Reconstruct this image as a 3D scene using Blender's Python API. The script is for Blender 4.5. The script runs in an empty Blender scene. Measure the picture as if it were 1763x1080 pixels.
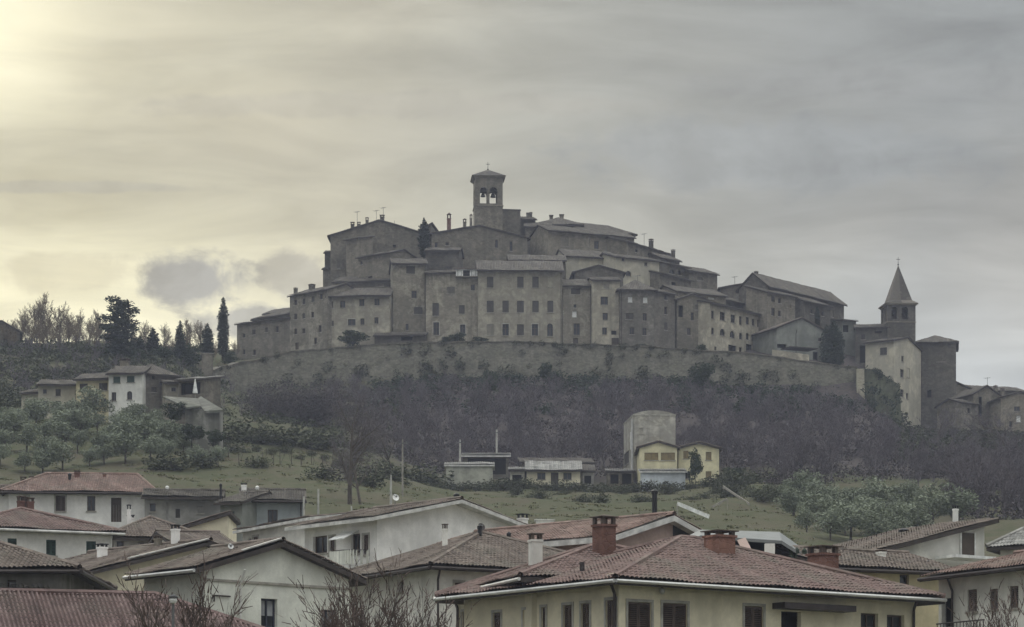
import bpy, math, random
import numpy as np
from mathutils import Vector

# ------------------------------------------------------------------ camera, sky, sun, exposure
SC = bpy.context.scene
COL = SC.collection
F, U0, H, CZ = 5000.0, 881.5, 1400.0, 2.0      # focal length in photo pixels, principal column, eye-level row, eye height
cam_d = bpy.data.cameras.new('camera'); cam = bpy.data.objects.new('camera', cam_d); COL.objects.link(cam)
cam.location = (0, 0, CZ); cam.rotation_euler = (math.radians(90), 0, 0)
cam_d.sensor_width = 36.0; cam_d.lens = 36.0 * F / 1763.0; cam_d.shift_y = (H - 540.0) / 1763.0
cam_d.clip_start = 0.5; cam_d.clip_end = 9000.0
SC.camera = cam
SC.view_settings.view_transform = 'Standard'; SC.view_settings.look = 'None'
SC.view_settings.exposure = 0.08; SC.view_settings.gamma = 1.0; SC.view_settings.use_curve_mapping = False
SC.render.engine = 'CYCLES'
SC.cycles.max_bounces = 5; SC.cycles.diffuse_bounces = 3; SC.cycles.glossy_bounces = 2
SC.cycles.transmission_bounces = 2; SC.cycles.volume_bounces = 1; SC.cycles.transparent_max_bounces = 6
SC.cycles.use_denoising = True
SUN_DIR = Vector((-0.184, 1.0, 0.271)).normalized()     # towards the veiled sun, left of and above the frame
SUN_EL = math.asin(SUN_DIR.z); SUN_AZ = math.atan2(SUN_DIR.x, SUN_DIR.y)

world = bpy.data.worlds.new('World'); SC.world = world; world.use_nodes = True
wt = world.node_tree; wt.nodes.clear()
def wn(t, **k):
    n = wt.nodes.new(t)
    for a, v in k.items(): setattr(n, a, v)
    return n
def wl(a, b): wt.links.new(a, b)
def wmath(op, a, b=None, c=None, clamp=False):
    n = wn('ShaderNodeMath', operation=op, use_clamp=clamp)
    for i, x in enumerate((a, b, c)):
        if x is None: continue
        if isinstance(x, (int, float)): n.inputs[i].default_value = x
        else: wl(x, n.inputs[i])
    return n.outputs[0]
def wmix(fac, a, b, mode='MIX'):
    n = wn('ShaderNodeMix', data_type='RGBA', blend_type=mode)
    for s, x in (('Factor', fac), ('A', a), ('B', b)):
        sock = [q for q in n.inputs if q.name == s and (q.type == 'RGBA' if s != 'Factor' else q.type == 'VALUE')][0]
        if isinstance(x, (int, float)): sock.default_value = x
        elif isinstance(x, tuple): sock.default_value = (*x, 1)
        else: wl(x, sock)
    return [o for o in n.outputs if o.type == 'RGBA'][0]
def wsmooth(x, lo, hi, a=0.0, b=1.0):
    n = wn('ShaderNodeMapRange', interpolation_type='SMOOTHSTEP')
    wl(x, n.inputs[0]); n.inputs[1].default_value = lo; n.inputs[2].default_value = hi
    n.inputs[3].default_value = a; n.inputs[4].default_value = b
    return n.outputs[0]
tc = wn('ShaderNodeTexCoord'); D = tc.outputs['Generated']
sep = wn('ShaderNodeSeparateXYZ'); wl(D, sep.inputs[0])
zc = wmath('MAXIMUM', sep.outputs[2], 0.0)
def wnoise(scale_vec, scale, detail, rough, dist=0.0, off=(0, 0, 0)):
    m = wn('ShaderNodeMapping'); wl(D, m.inputs[0]); m.inputs['Scale'].default_value = scale_vec; m.inputs['Location'].default_value = off
    n = wn('ShaderNodeTexNoise'); wl(m.outputs[0], n.inputs['Vector'])
    n.inputs['Scale'].default_value = scale; n.inputs['Detail'].default_value = detail
    n.inputs['Roughness'].default_value = rough; n.inputs['Distortion'].default_value = dist
    return n.outputs[0]
streak = wnoise((1, 1, 5.0), 12.0, 6, 0.55, 0.7, (0.3, 0, 0.15))
broad = wnoise((1, 1, 2.0), 4.5, 3, 0.5, 0.2, (1.7, 0.3, 0.9))
fine = wnoise((1, 1, 2.6), 34.0, 6, 0.55, 0.4, (5.1, 0, 2))
# overcast luminance, raised steeply overhead out of view as added fill for walls
zo = wmath('MAXIMUM', wmath('SUBTRACT', zc, 0.2), 0.0)
lum = wmath('ADD', wmath('MULTIPLY_ADD', wmath('MULTIPLY', zo, zo), 3.7, 0.335), wsmooth(zc, 0.13, 0.215, 0.25, 0.0))
var = wmath('ADD', wmath('MULTIPLY_ADD', streak, 0.75, 0.625), wmath('MULTIPLY_ADD', broad, 0.8, -0.40))
var = wmath('ADD', var, wmath('MULTIPLY_ADD', fine, 0.22, -0.11))
lum = wmath('MULTIPLY', lum, var)
tint = wmix(wsmooth(broad, 0.36, 0.62), (0.94, 1.0, 1.02), (0.995, 1.0, 0.955))
cl = wn('ShaderNodeVectorMath', operation='SCALE'); wl(tint, cl.inputs[0]); wl(lum, cl.inputs['Scale'])
cloud = cl.outputs[0]
# glow of the sun behind the cloud
dt = wn('ShaderNodeVectorMath', operation='DOT_PRODUCT'); wl(D, dt.inputs[0]); dt.inputs[1].default_value = SUN_DIR
dd = wmath('MAXIMUM', dt.outputs['Value'], 0.0)
g1 = wmath('MULTIPLY', wmath('POWER', dd, 62.0), wmath('MULTIPLY_ADD', streak, 0.9, 0.52))
g2 = wmath('MULTIPLY', wmath('POWER', dd, 1900.0), wmath('MULTIPLY_ADD', broad, 0.8, 0.6))
def glow(base, g, c):
    s = wn('ShaderNodeVectorMath', operation='SCALE'); s.inputs[0].default_value = c; wl(g, s.inputs['Scale'])
    a = wn('ShaderNodeVectorMath', operation='ADD'); wl(base, a.inputs[0]); wl(s.outputs[0], a.inputs[1]); return a.outputs[0]
cloud = glow(cloud, g1, (0.225, 0.188, 0.06)); cloud = glow(cloud, wmath('MULTIPLY', g1, wsmooth(zc, 0.145, 0.225, 1.0, 0.0)), (0.50, 0.44, 0.18)); cloud = glow(cloud, g2, (0.46, 0.44, 0.31))
# lower cumulus banks standing in front of the glow
px = wmath('DIVIDE', sep.outputs[0], wmath('MAXIMUM', sep.outputs[1], 0.05))
pz = wmath('DIVIDE', sep.outputs[2], wmath('MAXIMUM', sep.outputs[1], 0.05))
bumpy = wnoise((1, 1, 1.4), 46.0, 6, 0.58, 0.3, (2, 0.2, 0.4))
def sc3_(c, k): return (c[0] * k, c[1] * k, c[2] * k)
for (u, v, ru, rv, col, op) in ((338, 488, 104, 56, (0.285, 0.295, 0.29), 0.92), (510, 478, 62, 50, (0.36, 0.355, 0.32), 0.7),
                                (110, 470, 130, 40, (0.48, 0.44, 0.31), 0.35), (120, 322, 230, 13, (0.34, 0.34, 0.30), 0.5),
                                (430, 555, 120, 36, (0.32, 0.33, 0.32), 0.85), (1330, 265, 420, 75, (0.29, 0.315, 0.33), 0.5), (1600, 140, 500, 40, (0.30, 0.31, 0.31), 0.4), (700, 180, 500, 26, (0.38, 0.37, 0.33), 0.35)):
    ex = wmath('DIVIDE', wmath('SUBTRACT', px, (u - U0) / F), ru / F)
    ez = wmath('DIVIDE', wmath('SUBTRACT', pz, (H - v) / F), rv / F)
    r = wmath('SQRT', wmath('ADD', wmath('MULTIPLY', ex, ex), wmath('MULTIPLY', ez, ez)))
    r = wmath('ADD', r, wmath('MULTIPLY_ADD', bumpy, 1.7, -0.85))
    m = wmath('MULTIPLY', wsmooth(r, 0.62, 1.10, 1.0, 0.0), op)
    cloud = wmix(m, cloud, wmix(wsmooth(bumpy, 0.34, 0.66), sc3_(col, 0.86), sc3_(col, 1.22)))
sky = wn('ShaderNodeTexSky', sky_type='NISHITA'); sky.sun_disc = False
sky.sun_elevation = SUN_EL; sky.sun_rotation = SUN_AZ; sky.air_density = 1.0; sky.dust_density = 2.5
up10 = wn('ShaderNodeVectorMath', operation='SCALE'); wl(cloud, up10.inputs[0]); up10.inputs['Scale'].default_value = 10.0
final = wmix(0.985, sky.outputs[0], up10.outputs[0])
bg = wn('ShaderNodeBackground'); bg.inputs['Strength'].default_value = 0.1; wl(final, bg.inputs['Color'])
wo = wn('ShaderNodeOutputWorld'); wl(bg.outputs[0], wo.inputs['Surface'])

sun_d = bpy.data.lights.new('sun', 'SUN'); sun_d.energy = 1.0; sun_d.angle = math.radians(18); sun_d.color = (1.0, 0.91, 0.74)
sun = bpy.data.objects.new('sun', sun_d); COL.objects.link(sun)
sun.rotation_euler = (-SUN_DIR).to_track_quat('-Z', 'Y').to_euler()

# ------------------------------------------------------------------ helpers
def P(u, v, d): return Vector(((u - U0) * d / F, d, CZ + (H - v) * d / F))

class MB:
    """collects quads and tubes into one mesh"""
    def __init__(s): s.v = []; s.f = []; s.r = []
    def poly(s, pts, r=0.5):
        n = len(s.v); s.v.extend([tuple(p) for p in pts]); s.f.append(tuple(range(n, n + len(pts)))); s.r.append(r)
    def hexa(s, b, t):                                  # two loops of equal length, bottom and top
        n = len(b); k = len(s.v); s.v.extend([tuple(p) for p in b]); s.v.extend([tuple(p) for p in t])
        s.f.append(tuple(k + i for i in reversed(range(n)))); s.f.append(tuple(k + n + i for i in range(n)))
        for i in range(n): j = (i + 1) % n; s.f.append((k + i, k + j, k + n + j, k + n + i))
        s.r.extend([0.5] * (n + 2))
    def box(s, c, ax, ay, az):                          # centre and three half vectors
        c, ax, ay, az = map(Vector, (c, ax, ay, az))
        b = [c - ax - ay - az, c + ax - ay - az, c + ax + ay - az, c - ax + ay - az]
        s.hexa(b, [p + az * 2 for p in b])
    def bx(s, x0, x1, y0, y1, z0, z1): s.box(((x0+x1)/2, (y0+y1)/2, (z0+z1)/2), ((x1-x0)/2, 0, 0), (0, (y1-y0)/2, 0), (0, 0, (z1-z0)/2))
    def tube(s, p0, p1, r0, r1=None, n=6, cap=True):
        r1 = r0 if r1 is None else r1
        p0, p1 = Vector(p0), Vector(p1); d = p1 - p0
        if d.length < 1e-6: return
        d.normalize(); a = d.orthogonal().normalized(); b = d.cross(a)
        k = len(s.v)
        for p, r in ((p0, r0), (p1, r1)):
            for i in range(n):
                t = 2 * math.pi * i / n; s.v.append(tuple(p + a * (r * math.cos(t)) + b * (r * math.sin(t))))
        for i in range(n):
            j = (i + 1) % n; s.f.append((k + i, k + j, k + n + j, k + n + i)); s.r.append(0.5)
        if cap:
            s.f.append(tuple(k + i for i in reversed(range(n)))); s.f.append(tuple(k + n + i for i in range(n))); s.r.extend([0.5, 0.5])
    def lathe(s, c, prof, n=10):
        c = Vector(c); k = len(s.v); m = len(prof)
        for (r, z) in prof:
            for i in range(n):
                t = 2 * math.pi * i / n; s.v.append((c.x + r * math.cos(t), c.y + r * math.sin(t), c.z + z))
        for q in range(m - 1):
            for i in range(n):
                j = (i + 1) % n; s.f.append((k+q*n+i, k+q*n+j, k+(q+1)*n+j, k+(q+1)*n+i)); s.r.append(0.5)
        s.f.append(tuple(k+(m-1)*n+i for i in range(n))); s.r.append(0.5)
    def build(s, name, mat, parent=None, org=(0, 0, 0), rnd=False, kind=None, smooth=False):
        me = bpy.data.meshes.new(name)
        o = Vector(org)
        me.from_pydata([(x - o.x, y - o.y, z - o.z) for x, y, z in s.v], [], s.f)
        if rnd:
            at = me.attributes.new('rnd', 'FLOAT', 'FACE'); at.data.foreach_set('value', np.array(s.r, dtype=np.float32))
        if smooth: me.polygons.foreach_set('use_smooth', np.ones(len(me.polygons), dtype=bool))
        me.materials.append(mat)
        ob = bpy.data.objects.new(name, me); COL.objects.link(ob)
        if parent is not None: ob.parent = parent
        else: ob.location = o
        if kind: ob['kind'] = kind
        return ob

def arr_mesh(name, V, Q, mat, rnd=None):
    """mesh from numpy arrays: V (n,3), Q (m,4) quads or (m,3) triangles"""
    me = bpy.data.meshes.new(name); m, k = Q.shape
    me.vertices.add(len(V)); me.vertices.foreach_set('co', np.ascontiguousarray(V, dtype=np.float32).ravel())
    me.loops.add(m * k); me.loops.foreach_set('vertex_index', np.ascontiguousarray(Q, dtype=np.int32).ravel())
    me.polygons.add(m); me.polygons.foreach_set('loop_start', np.arange(0, m * k, k, dtype=np.int32))
    if rnd is not None:
        at = me.attributes.new('rnd', 'FLOAT', 'FACE'); at.data.foreach_set('value', np.asarray(rnd, dtype=np.float32))
    me.update(calc_edges=True); me.materials.append(mat); return me
def link(name, me, parent=None, loc=(0, 0, 0), kind=None):
    o = bpy.data.objects.new(name, me); COL.objects.link(o); o.location = loc
    if parent is not None: o.parent = parent
    if kind: o['kind'] = kind
    return o
def empty(name, loc, rz=0.0, sc=1.0):
    o = bpy.data.objects.new(name, None); COL.objects.link(o); o.location = loc; o.rotation_euler = (0, 0, rz); o.scale = (sc, sc, sc)
    o.empty_display_size = 0.5; return o
def tag(o, label, cat, group=None):
    o['label'] = label; o['category'] = cat
    if group: o['group'] = group
    return o

# ------------------------------------------------------------------ materials
MATS = {}
def nodes_of(name):
    m = bpy.data.materials.new(name); m.use_nodes = True; t = m.node_tree; t.nodes.clear()
    out = t.nodes.new('ShaderNodeOutputMaterial'); b = t.nodes.new('ShaderNodeBsdfPrincipled'); t.links.new(b.outputs[0], out.inputs[0])
    return m, t, b
class NT:
    def __init__(s, t): s.t = t
    def n(s, ty, **k):
        q = s.t.nodes.new(ty)
        for a, v in k.items(): setattr(q, a, v)
        return q
    def coord(s, scale=(1, 1, 1), seed=True):
        c = s.n('ShaderNodeTexCoord'); m = s.n('ShaderNodeMapping'); s.t.links.new(c.outputs['Object'], m.inputs[0]); m.inputs['Scale'].default_value = scale
        if seed:
            oi = s.n('ShaderNodeObjectInfo'); cm = s.n('ShaderNodeCombineXYZ'); mu = s.n('ShaderNodeMath', operation='MULTIPLY')
            s.t.links.new(oi.outputs['Random'], mu.inputs[0]); mu.inputs[1].default_value = 97.0
            s.t.links.new(mu.outputs[0], cm.inputs[0]); s.t.links.new(mu.outputs[0], cm.inputs[1]); s.t.links.new(cm.outputs[0], m.inputs['Location'])
        return m.outputs[0]
    def noise(s, vec, scale, detail=4, rough=0.55, dist=0.0):
        q = s.n('ShaderNodeTexNoise'); s.t.links.new(vec, q.inputs['Vector']); q.inputs['Scale'].default_value = scale
        q.inputs['Detail'].default_value = detail; q.inputs['Roughness'].default_value = rough; q.inputs['Distortion'].default_value = dist
        return q.outputs[0]
    def rng(s, x, lo, hi, a=0.0, b=1.0, smooth=True):
        q = s.n('ShaderNodeMapRange'); q.interpolation_type = 'SMOOTHSTEP' if smooth else 'LINEAR'
        s.t.links.new(x, q.inputs[0])
        for i, w in enumerate((lo, hi, a, b)): q.inputs[i + 1].default_value = w
        return q.outputs[0]
    def mix(s, fac, a, b, mode='MIX'):
        q = s.n('ShaderNodeMix', data_type='RGBA', blend_type=mode)
        fs = q.inputs[0]; A = [i for i in q.inputs if i.name == 'A' and i.type == 'RGBA'][0]; B = [i for i in q.inputs if i.name == 'B' and i.type == 'RGBA'][0]
        for sock, x in ((fs, fac), (A, a), (B, b)):
            if isinstance(x, (int, float)): sock.default_value = x
            elif isinstance(x, tuple): sock.default_value = (*x, 1)
            else: s.t.links.new(x, sock)
        return [o for o in q.outputs if o.type == 'RGBA'][0]
    def mul(s, a, b, op='MULTIPLY'):
        q = s.n('ShaderNodeMath', operation=op)
        for i, x in enumerate((a, b)):
            if isinstance(x, (int, float)): q.inputs[i].default_value = x
            else: s.t.links.new(x, q.inputs[i])
        return q.outputs[0]
    def bump(s, h, strength, dist, bsdf):
        q = s.n('ShaderNodeBump'); q.inputs['Strength'].default_value = strength; q.inputs['Distance'].default_value = dist
        s.t.links.new(h, q.inputs['Height']); s.t.links.new(q.outputs[0], bsdf.inputs['Normal'])
    def lk(s, a, b): s.t.links.new(a, b)
def sc3(c, k): return (c[0] * k, c[1] * k, c[2] * k)

def wall_mat(key, color, stone=0.0, stain=0.5, patch=None, scale=1.0):
    """render or rubble masonry: blotches, rain streaks, stone courses, fallen or newer patches"""
    if key in MATS: return MATS[key]
    m, t, b = nodes_of(key); q = NT(t)
    v = q.coord(); big = q.noise(v, 0.28 * scale, 5, 0.62, 0.4); mid = q.noise(v, 1.6 * scale, 5, 0.6); fin = q.noise(v, 9.0 * scale, 3, 0.6)
    c = q.mix(q.rng(big, 0.33, 0.68), sc3(color, 0.80 - 0.2 * stain), sc3(color, 1.10 + 0.2 * stain))
    if patch:
        c = q.mix(q.mul(q.rng(q.noise(v, 0.26 * scale, 7, 0.68, 1.0), 0.49, 0.56), 0.85), c, patch)
    c = q.mix(q.mul(q.rng(mid, 0.40, 0.66), 0.6 * stain + 0.1), c, sc3(color, 0.55))
    n5 = q.noise(v, 0.8 * scale, 4, 0.6, 0.6)
    c = q.mix(q.mul(q.rng(n5, 0.52, 0.62), 0.65 * stain), c, sc3(color, 0.6)); c = q.mix(q.mul(q.rng(n5, 0.46, 0.36), 0.5 * stain), c, sc3(color, 1.38))
    sv = q.coord((1.1, 1.1, 0.10)); st = q.noise(sv, 0.9 * scale, 5, 0.62)
    c = q.mix(q.mul(q.rng(st, 0.47, 0.68), 0.75 * stain), c, sc3(color, 0.42))
    h = fin
    if stone > 0:
        vm = q.coord((1.0, 1.0, 1.7)); vo = q.n('ShaderNodeTexVoronoi'); vo.feature = 'F1'; q.lk(vm, vo.inputs['Vector']); vo.inputs['Scale'].default_value = 2.3
        sx = q.n('ShaderNodeSeparateColor'); q.lk(vo.outputs['Color'], sx.inputs[0])
        c = q.mix(stone * 0.75, c, q.mix(q.rng(sx.outputs[0], 0, 1, smooth=False), sc3(color, 0.55), sc3(color, 1.32)))
        ve = q.n('ShaderNodeTexVoronoi'); ve.feature = 'DISTANCE_TO_EDGE'; q.lk(vm, ve.inputs['Vector']); ve.inputs['Scale'].default_value = 2.3
        ed = q.rng(ve.outputs['Distance'], 0.0, 0.09); c = q.mix(q.mul(q.mul(ed, -1.0, 'ADD'), -0.5 * stone), c, sc3(color, 0.5)); h = q.mul(fin, ed, 'ADD')
    c = q.mix(q.mul(q.rng(fin, 0.3, 0.7), 0.22), c, sc3(color, 0.7))
    if stone > 0.1:                                             # every house was built of its own stone and render
        oi = q.n('ShaderNodeObjectInfo'); tv_ = q.mix(oi.outputs['Random'], (0.66, 0.66, 0.68), (1.20, 1.175, 1.10)); c = q.mix(1.0, c, tv_, 'MULTIPLY')
    q.lk(c, b.inputs['Base Color']); b.inputs['Roughness'].default_value = 0.93; b.inputs['Specular IOR Level'].default_value = 0.2
    q.bump(h, 0.35 + 0.4 * stone, 0.03, b)
    MATS[key] = m; return m
def tile_mat(key, c1, c2, c3, lichen=0.4):
    """each tile its own fired shade, with lichen and soot in patches"""
    if key in MATS: return MATS[key]
    m, t, b = nodes_of(key); q = NT(t)
    at = q.n('ShaderNodeAttribute'); at.attribute_name = 'rnd'; at.attribute_type = 'GEOMETRY'
    r = q.n('ShaderNodeValToRGB'); q.lk(at.outputs['Fac'], r.inputs[0]); e = r.color_ramp.elements
    e[0].position = 0.0; e[0].color = (*sc3(c1, 0.6), 1); e[1].position = 1.0; e[1].color = (*c3, 1)
    for p, cc in ((0.3, c1), (0.7, c2)): x = r.color_ramp.elements.new(p); x.color = (*cc, 1)
    v = q.coord(); n1 = q.noise(v, 0.5, 5, 0.65, 0.5); n2 = q.noise(v, 3.2, 4, 0.6)
    c = q.mix(q.mul(q.rng(n1, 0.45, 0.66), lichen), r.outputs[0], (0.155, 0.15, 0.12))
    c = q.mix(q.mul(q.rng(n2, 0.5, 0.72), 0.45), c, sc3(c1, 0.5)); c = q.mix(q.mul(q.rng(q.noise(v, 0.9, 2, 0.5, 0.2), 0.60, 0.64), 0.45), c, sc3(c3, 1.12))
    q.lk(c, b.inputs['Base Color']); b.inputs['Roughness'].default_value = 0.88; b.inputs['Specular IOR Level'].default_value = 0.25
    MATS[key] = m; return m
def plain_mat(key, color, rough=0.7, metal=0.0, vary=0.3, spec=0.4, scale=2.0):
    if key in MATS: return MATS[key]
    m, t, b = nodes_of(key); q = NT(t)
    v = q.coord(); n = q.noise(v, scale, 5, 0.6)
    q.lk(q.mix(q.rng(n, 0.3, 0.7), sc3(color, 1 - vary), sc3(color, 1 + vary * 0.5)), b.inputs['Base Color'])
    b.inputs['Roughness'].default_value = rough; b.inputs['Metallic'].default_value = metal; b.inputs['Specular IOR Level'].default_value = spec
    MATS[key] = m; return m
def leaf_mat(key, c1, c2, trans=0.0, rough=0.75):
    """shade differs from leaf to leaf"""
    if key in MATS: return MATS[key]
    m, t, b = nodes_of(key); q = NT(t)
    at = q.n('ShaderNodeAttribute'); at.attribute_name = 'rnd'; at.attribute_type = 'GEOMETRY'
    oi = q.n('ShaderNodeObjectInfo')
    c = q.mix(at.outputs['Fac'], c1, c2); c = q.mix(q.mul(oi.outputs['Random'], 0.35), c, sc3(c1, 0.7))
    q.lk(c, b.inputs['Base Color']); b.inputs['Roughness'].default_value = rough; b.inputs['Specular IOR Level'].default_value = 0.2
    MATS[key] = m; return m

STONE = wall_mat('rubble_stone', (0.26, 0.236, 0.195), 0.5, 0.8, (0.34, 0.315, 0.26))
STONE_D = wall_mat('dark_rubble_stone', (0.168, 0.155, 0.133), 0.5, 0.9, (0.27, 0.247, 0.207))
STONE_P = wall_mat('stone_with_plaster_remains', (0.265, 0.244, 0.205), 0.4, 0.8, (0.47, 0.44, 0.37))
PALAZZO = wall_mat('old_grey_render', (0.32, 0.30, 0.255), 0.15, 0.8, (0.235, 0.22, 0.19))
PALE = wall_mat('pale_cream_render', (0.50, 0.465, 0.37), 0.0, 0.35, (0.40, 0.375, 0.31))
PALE_ST = wall_mat('weathered_cream_render', (0.45, 0.42, 0.35), 0.2, 0.8, (0.27, 0.25, 0.21))
TOWNWALL = wall_mat('town_wall_stone', (0.185, 0.178, 0.152), 0.7, 0.95, (0.115, 0.12, 0.085))
WHITE = wall_mat('white_render', (0.88, 0.86, 0.83), 0.0, 0.2)
OFFWHITE = wall_mat('off_white_render', (0.78, 0.765, 0.71), 0.0, 0.3)
GREENWHITE = wall_mat('pale_grey_green_render', (0.76, 0.765, 0.69), 0.0, 0.25)
CREAM = wall_mat('cream_yellow_render', (0.80, 0.735, 0.56), 0.0, 0.2)
YELLOW = wall_mat('yellow_render', (0.70, 0.645, 0.43), 0.0, 0.25)
PALEYEL = wall_mat('pale_yellow_render', (0.62, 0.55, 0.36), 0.0, 0.3)
BLUEGREY = wall_mat('blue_grey_render', (0.33, 0.36, 0.37), 0.0, 0.3)
GREYGREEN = wall_mat('grey_green_render', (0.245, 0.252, 0.225), 0.0, 0.3)
PINKISH = wall_mat('pinkish_render', (0.50, 0.38, 0.33), 0.0, 0.3)
GREYWALL = wall_mat('grey_cement_render', (0.30, 0.29, 0.27), 0.0, 0.6)
CONCRETE = wall_mat('raw_concrete', (0.46, 0.44, 0.385), 0.0, 0.8, (0.30, 0.28, 0.23))
BRICK = wall_mat('red_brick', (0.25, 0.138, 0.112), 0.3, 0.8)
T_RED = tile_mat('red_clay_tiles', (0.162, 0.112, 0.1), (0.19, 0.13, 0.115), (0.226, 0.162, 0.145), 0.5)
T_MAUVE = tile_mat('mauve_brown_tiles', (0.13, 0.088, 0.082), (0.165, 0.112, 0.104), (0.22, 0.16, 0.15), 0.25)
T_PINK = tile_mat('faded_clay_tiles', (0.19, 0.128, 0.108), (0.235, 0.16, 0.135), (0.29, 0.215, 0.185), 0.4)
T_BROWN = tile_mat('brown_old_tiles', (0.135, 0.108, 0.092), (0.17, 0.137, 0.116), (0.215, 0.178, 0.15), 0.45)
T_DARK = tile_mat('dark_old_tiles', (0.085, 0.075, 0.066), (0.122, 0.108, 0.092), (0.165, 0.146, 0.123), 0.3)
T_GREY = tile_mat('grey_roof_sheets', (0.23, 0.225, 0.21), (0.30, 0.29, 0.27), (0.36, 0.35, 0.33), 0.3)
GLASS = plain_mat('window_glass', (0.022, 0.025, 0.03), 0.12, 0.0, 0.2, 0.5)
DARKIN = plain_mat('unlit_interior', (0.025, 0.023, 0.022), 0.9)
CURTAIN_GLINT = plain_mat('white_curtain_glint', (0.80, 0.80, 0.78), 0.5, 0.0, 0.1)
FRAME_B = plain_mat('brown_painted_wood', (0.085, 0.06, 0.045), 0.6)
FRAME_W = plain_mat('white_painted_wood', (0.70, 0.70, 0.67), 0.5)
FRAME_BL = plain_mat('blue_black_painted_wood', (0.03, 0.035, 0.055), 0.5)
SH_BROWN = plain_mat('brown_shutter_paint', (0.105, 0.075, 0.06), 0.6)
SH_GREY = plain_mat('weathered_grey_shutter_wood', (0.06, 0.054, 0.048), 0.7)
SH_GREEN = plain_mat('green_shutter_paint', (0.035, 0.075, 0.06), 0.55)
DOORWOOD = plain_mat('dark_door_wood', (0.075, 0.058, 0.045), 0.6)
SILL = plain_mat('sandstone_trim', (0.33, 0.31, 0.27), 0.85)
EAVE = plain_mat('shade_dark_eave_timber', (0.055, 0.045, 0.04), 0.8)  # eave timber, its dark tone also painting the shade line under roofs
EAVE_P = plain_mat('pale_painted_eave', (0.60, 0.59, 0.56), 0.6)
ZINC = plain_mat('pale_zinc', (0.62, 0.62, 0.60), 0.35, 0.6, 0.15)
COPPER = plain_mat('dark_brown_metal', (0.05, 0.04, 0.038), 0.45, 0.3)
BLACKM = plain_mat('black_flue_metal', (0.018, 0.018, 0.02), 0.5, 0.2)
WHITEM = plain_mat('white_enamel', (0.82, 0.82, 0.80), 0.35)
ANT = plain_mat('aerial_metal', (0.16, 0.16, 0.16), 0.5, 0.5)
BRONZE = plain_mat('old_bronze', (0.06, 0.055, 0.04), 0.5, 0.7)
POLEWOOD = plain_mat('grey_pole_wood', (0.30, 0.28, 0.24), 0.85)
CONCP = plain_mat('pale_concrete_pole', (0.46, 0.45, 0.42), 0.85)

# ------------------------------------------------------------------ terrain
TU = np.array([-900, 0, 150, 300, 420, 560, 750, 950, 1150, 1350, 1480, 1560, 1680, 1800, 2600], float)
TV = {   # depth: picture row of the ground seen at that depth, column by column
 250: [885, 885, 885, 885, 885, 890, 895, 900, 905, 935, 950, 955, 950, 945, 945],
 300: [815, 815, 812, 802, 806, 815, 864, 870, 870, 882, 892, 892, 882, 872, 872],
 330: [752, 752, 748, 764, 780, 788, 852, 856, 856, 850, 855, 858, 853, 852, 852],
 360: [710, 710, 702, 718, 750, 770, 838, 841, 841, 818, 822, 827, 827, 830, 830],
 400: [680, 682, 676, 690, 715, 735, 768, 773, 773, 762, 777, 797, 800, 806, 800],
 430: [640, 642, 638, 652, 700, 704, 706, 712, 712, 717, 737, 776, 782, 788, 780],
 455: [610, 612, 608, 626, 690, 690, 660, 660, 664, 684, 707, 760, 765, 770, 760],
 467: [603, 605, 600, 616, 676, 668, 652, 652, 656, 676, 700, 757, 761, 766, 755],
 474: [596, 598, 592, 608, 628, 606, 594, 594, 604, 622, 640, 752, 756, 761, 750],
 500: [594, 596, 590, 600, 612, 588, 565, 560, 575, 592, 605, 746, 749, 754, 745],
 540: [606, 610, 604, 602, 600, 570, 520, 500, 530, 565, 600, 746, 749, 754, 760],
 620: [680, 690, 690, 690, 680, 660, 640, 640, 650, 670, 690, 720, 760, 780, 800]}
_rows = [(-2000, [0.2] * 15), (0, [0.2] * 15), (60, [0.5] * 15), (100, [1.8] * 15), (140, [7.0] * 15), (180, [14.0] * 15), (220, [21.5] * 15)]
_rows += [(d, [CZ + (H - v) * d / F for v in vs]) for d, vs in sorted(TV.items())]
_rows += [(760, [34.0] * 15), (1000, [14.0] * 15), (1600, [5.0] * 15), (6000, [5.0] * 15)]
RD = np.array([r[0] for r in _rows], float); RZ = np.array([r[1] for r in _rows], float)
def ground_np(x, y):
    x = np.asarray(x, float); y = np.asarray(y, float)
    u = np.clip(U0 + x / np.maximum(y, 60) * F, -900, 2600)
    i = np.clip(np.searchsorted(RD, y, side='right') - 1, 0, len(RD) - 2); j = np.clip(np.searchsorted(TU, u, side='right') - 1, 0, len(TU) - 2)
    a = np.clip((y - RD[i]) / (RD[i+1] - RD[i]), 0, 1); b = (u - TU[j]) / (TU[j+1] - TU[j])
    z = (RZ[i, j] * (1 - b) + RZ[i, j+1] * b) * (1 - a) + (RZ[i+1, j] * (1 - b) + RZ[i+1, j+1] * b) * a
    w = np.clip((y - 120) / 100, 0, 1)
    z = z + w * 0.22 * (np.sin(x * 0.31 + 1.7 * np.sin(y * 0.11)) + np.sin(y * 0.23 + 1.3 * np.sin(x * 0.17)) + 0.6 * np.sin(x * 0.9 + y * 0.7))
    return z
def ground(x, y): return float(ground_np(np.array([x]), np.array([y]))[0])

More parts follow.
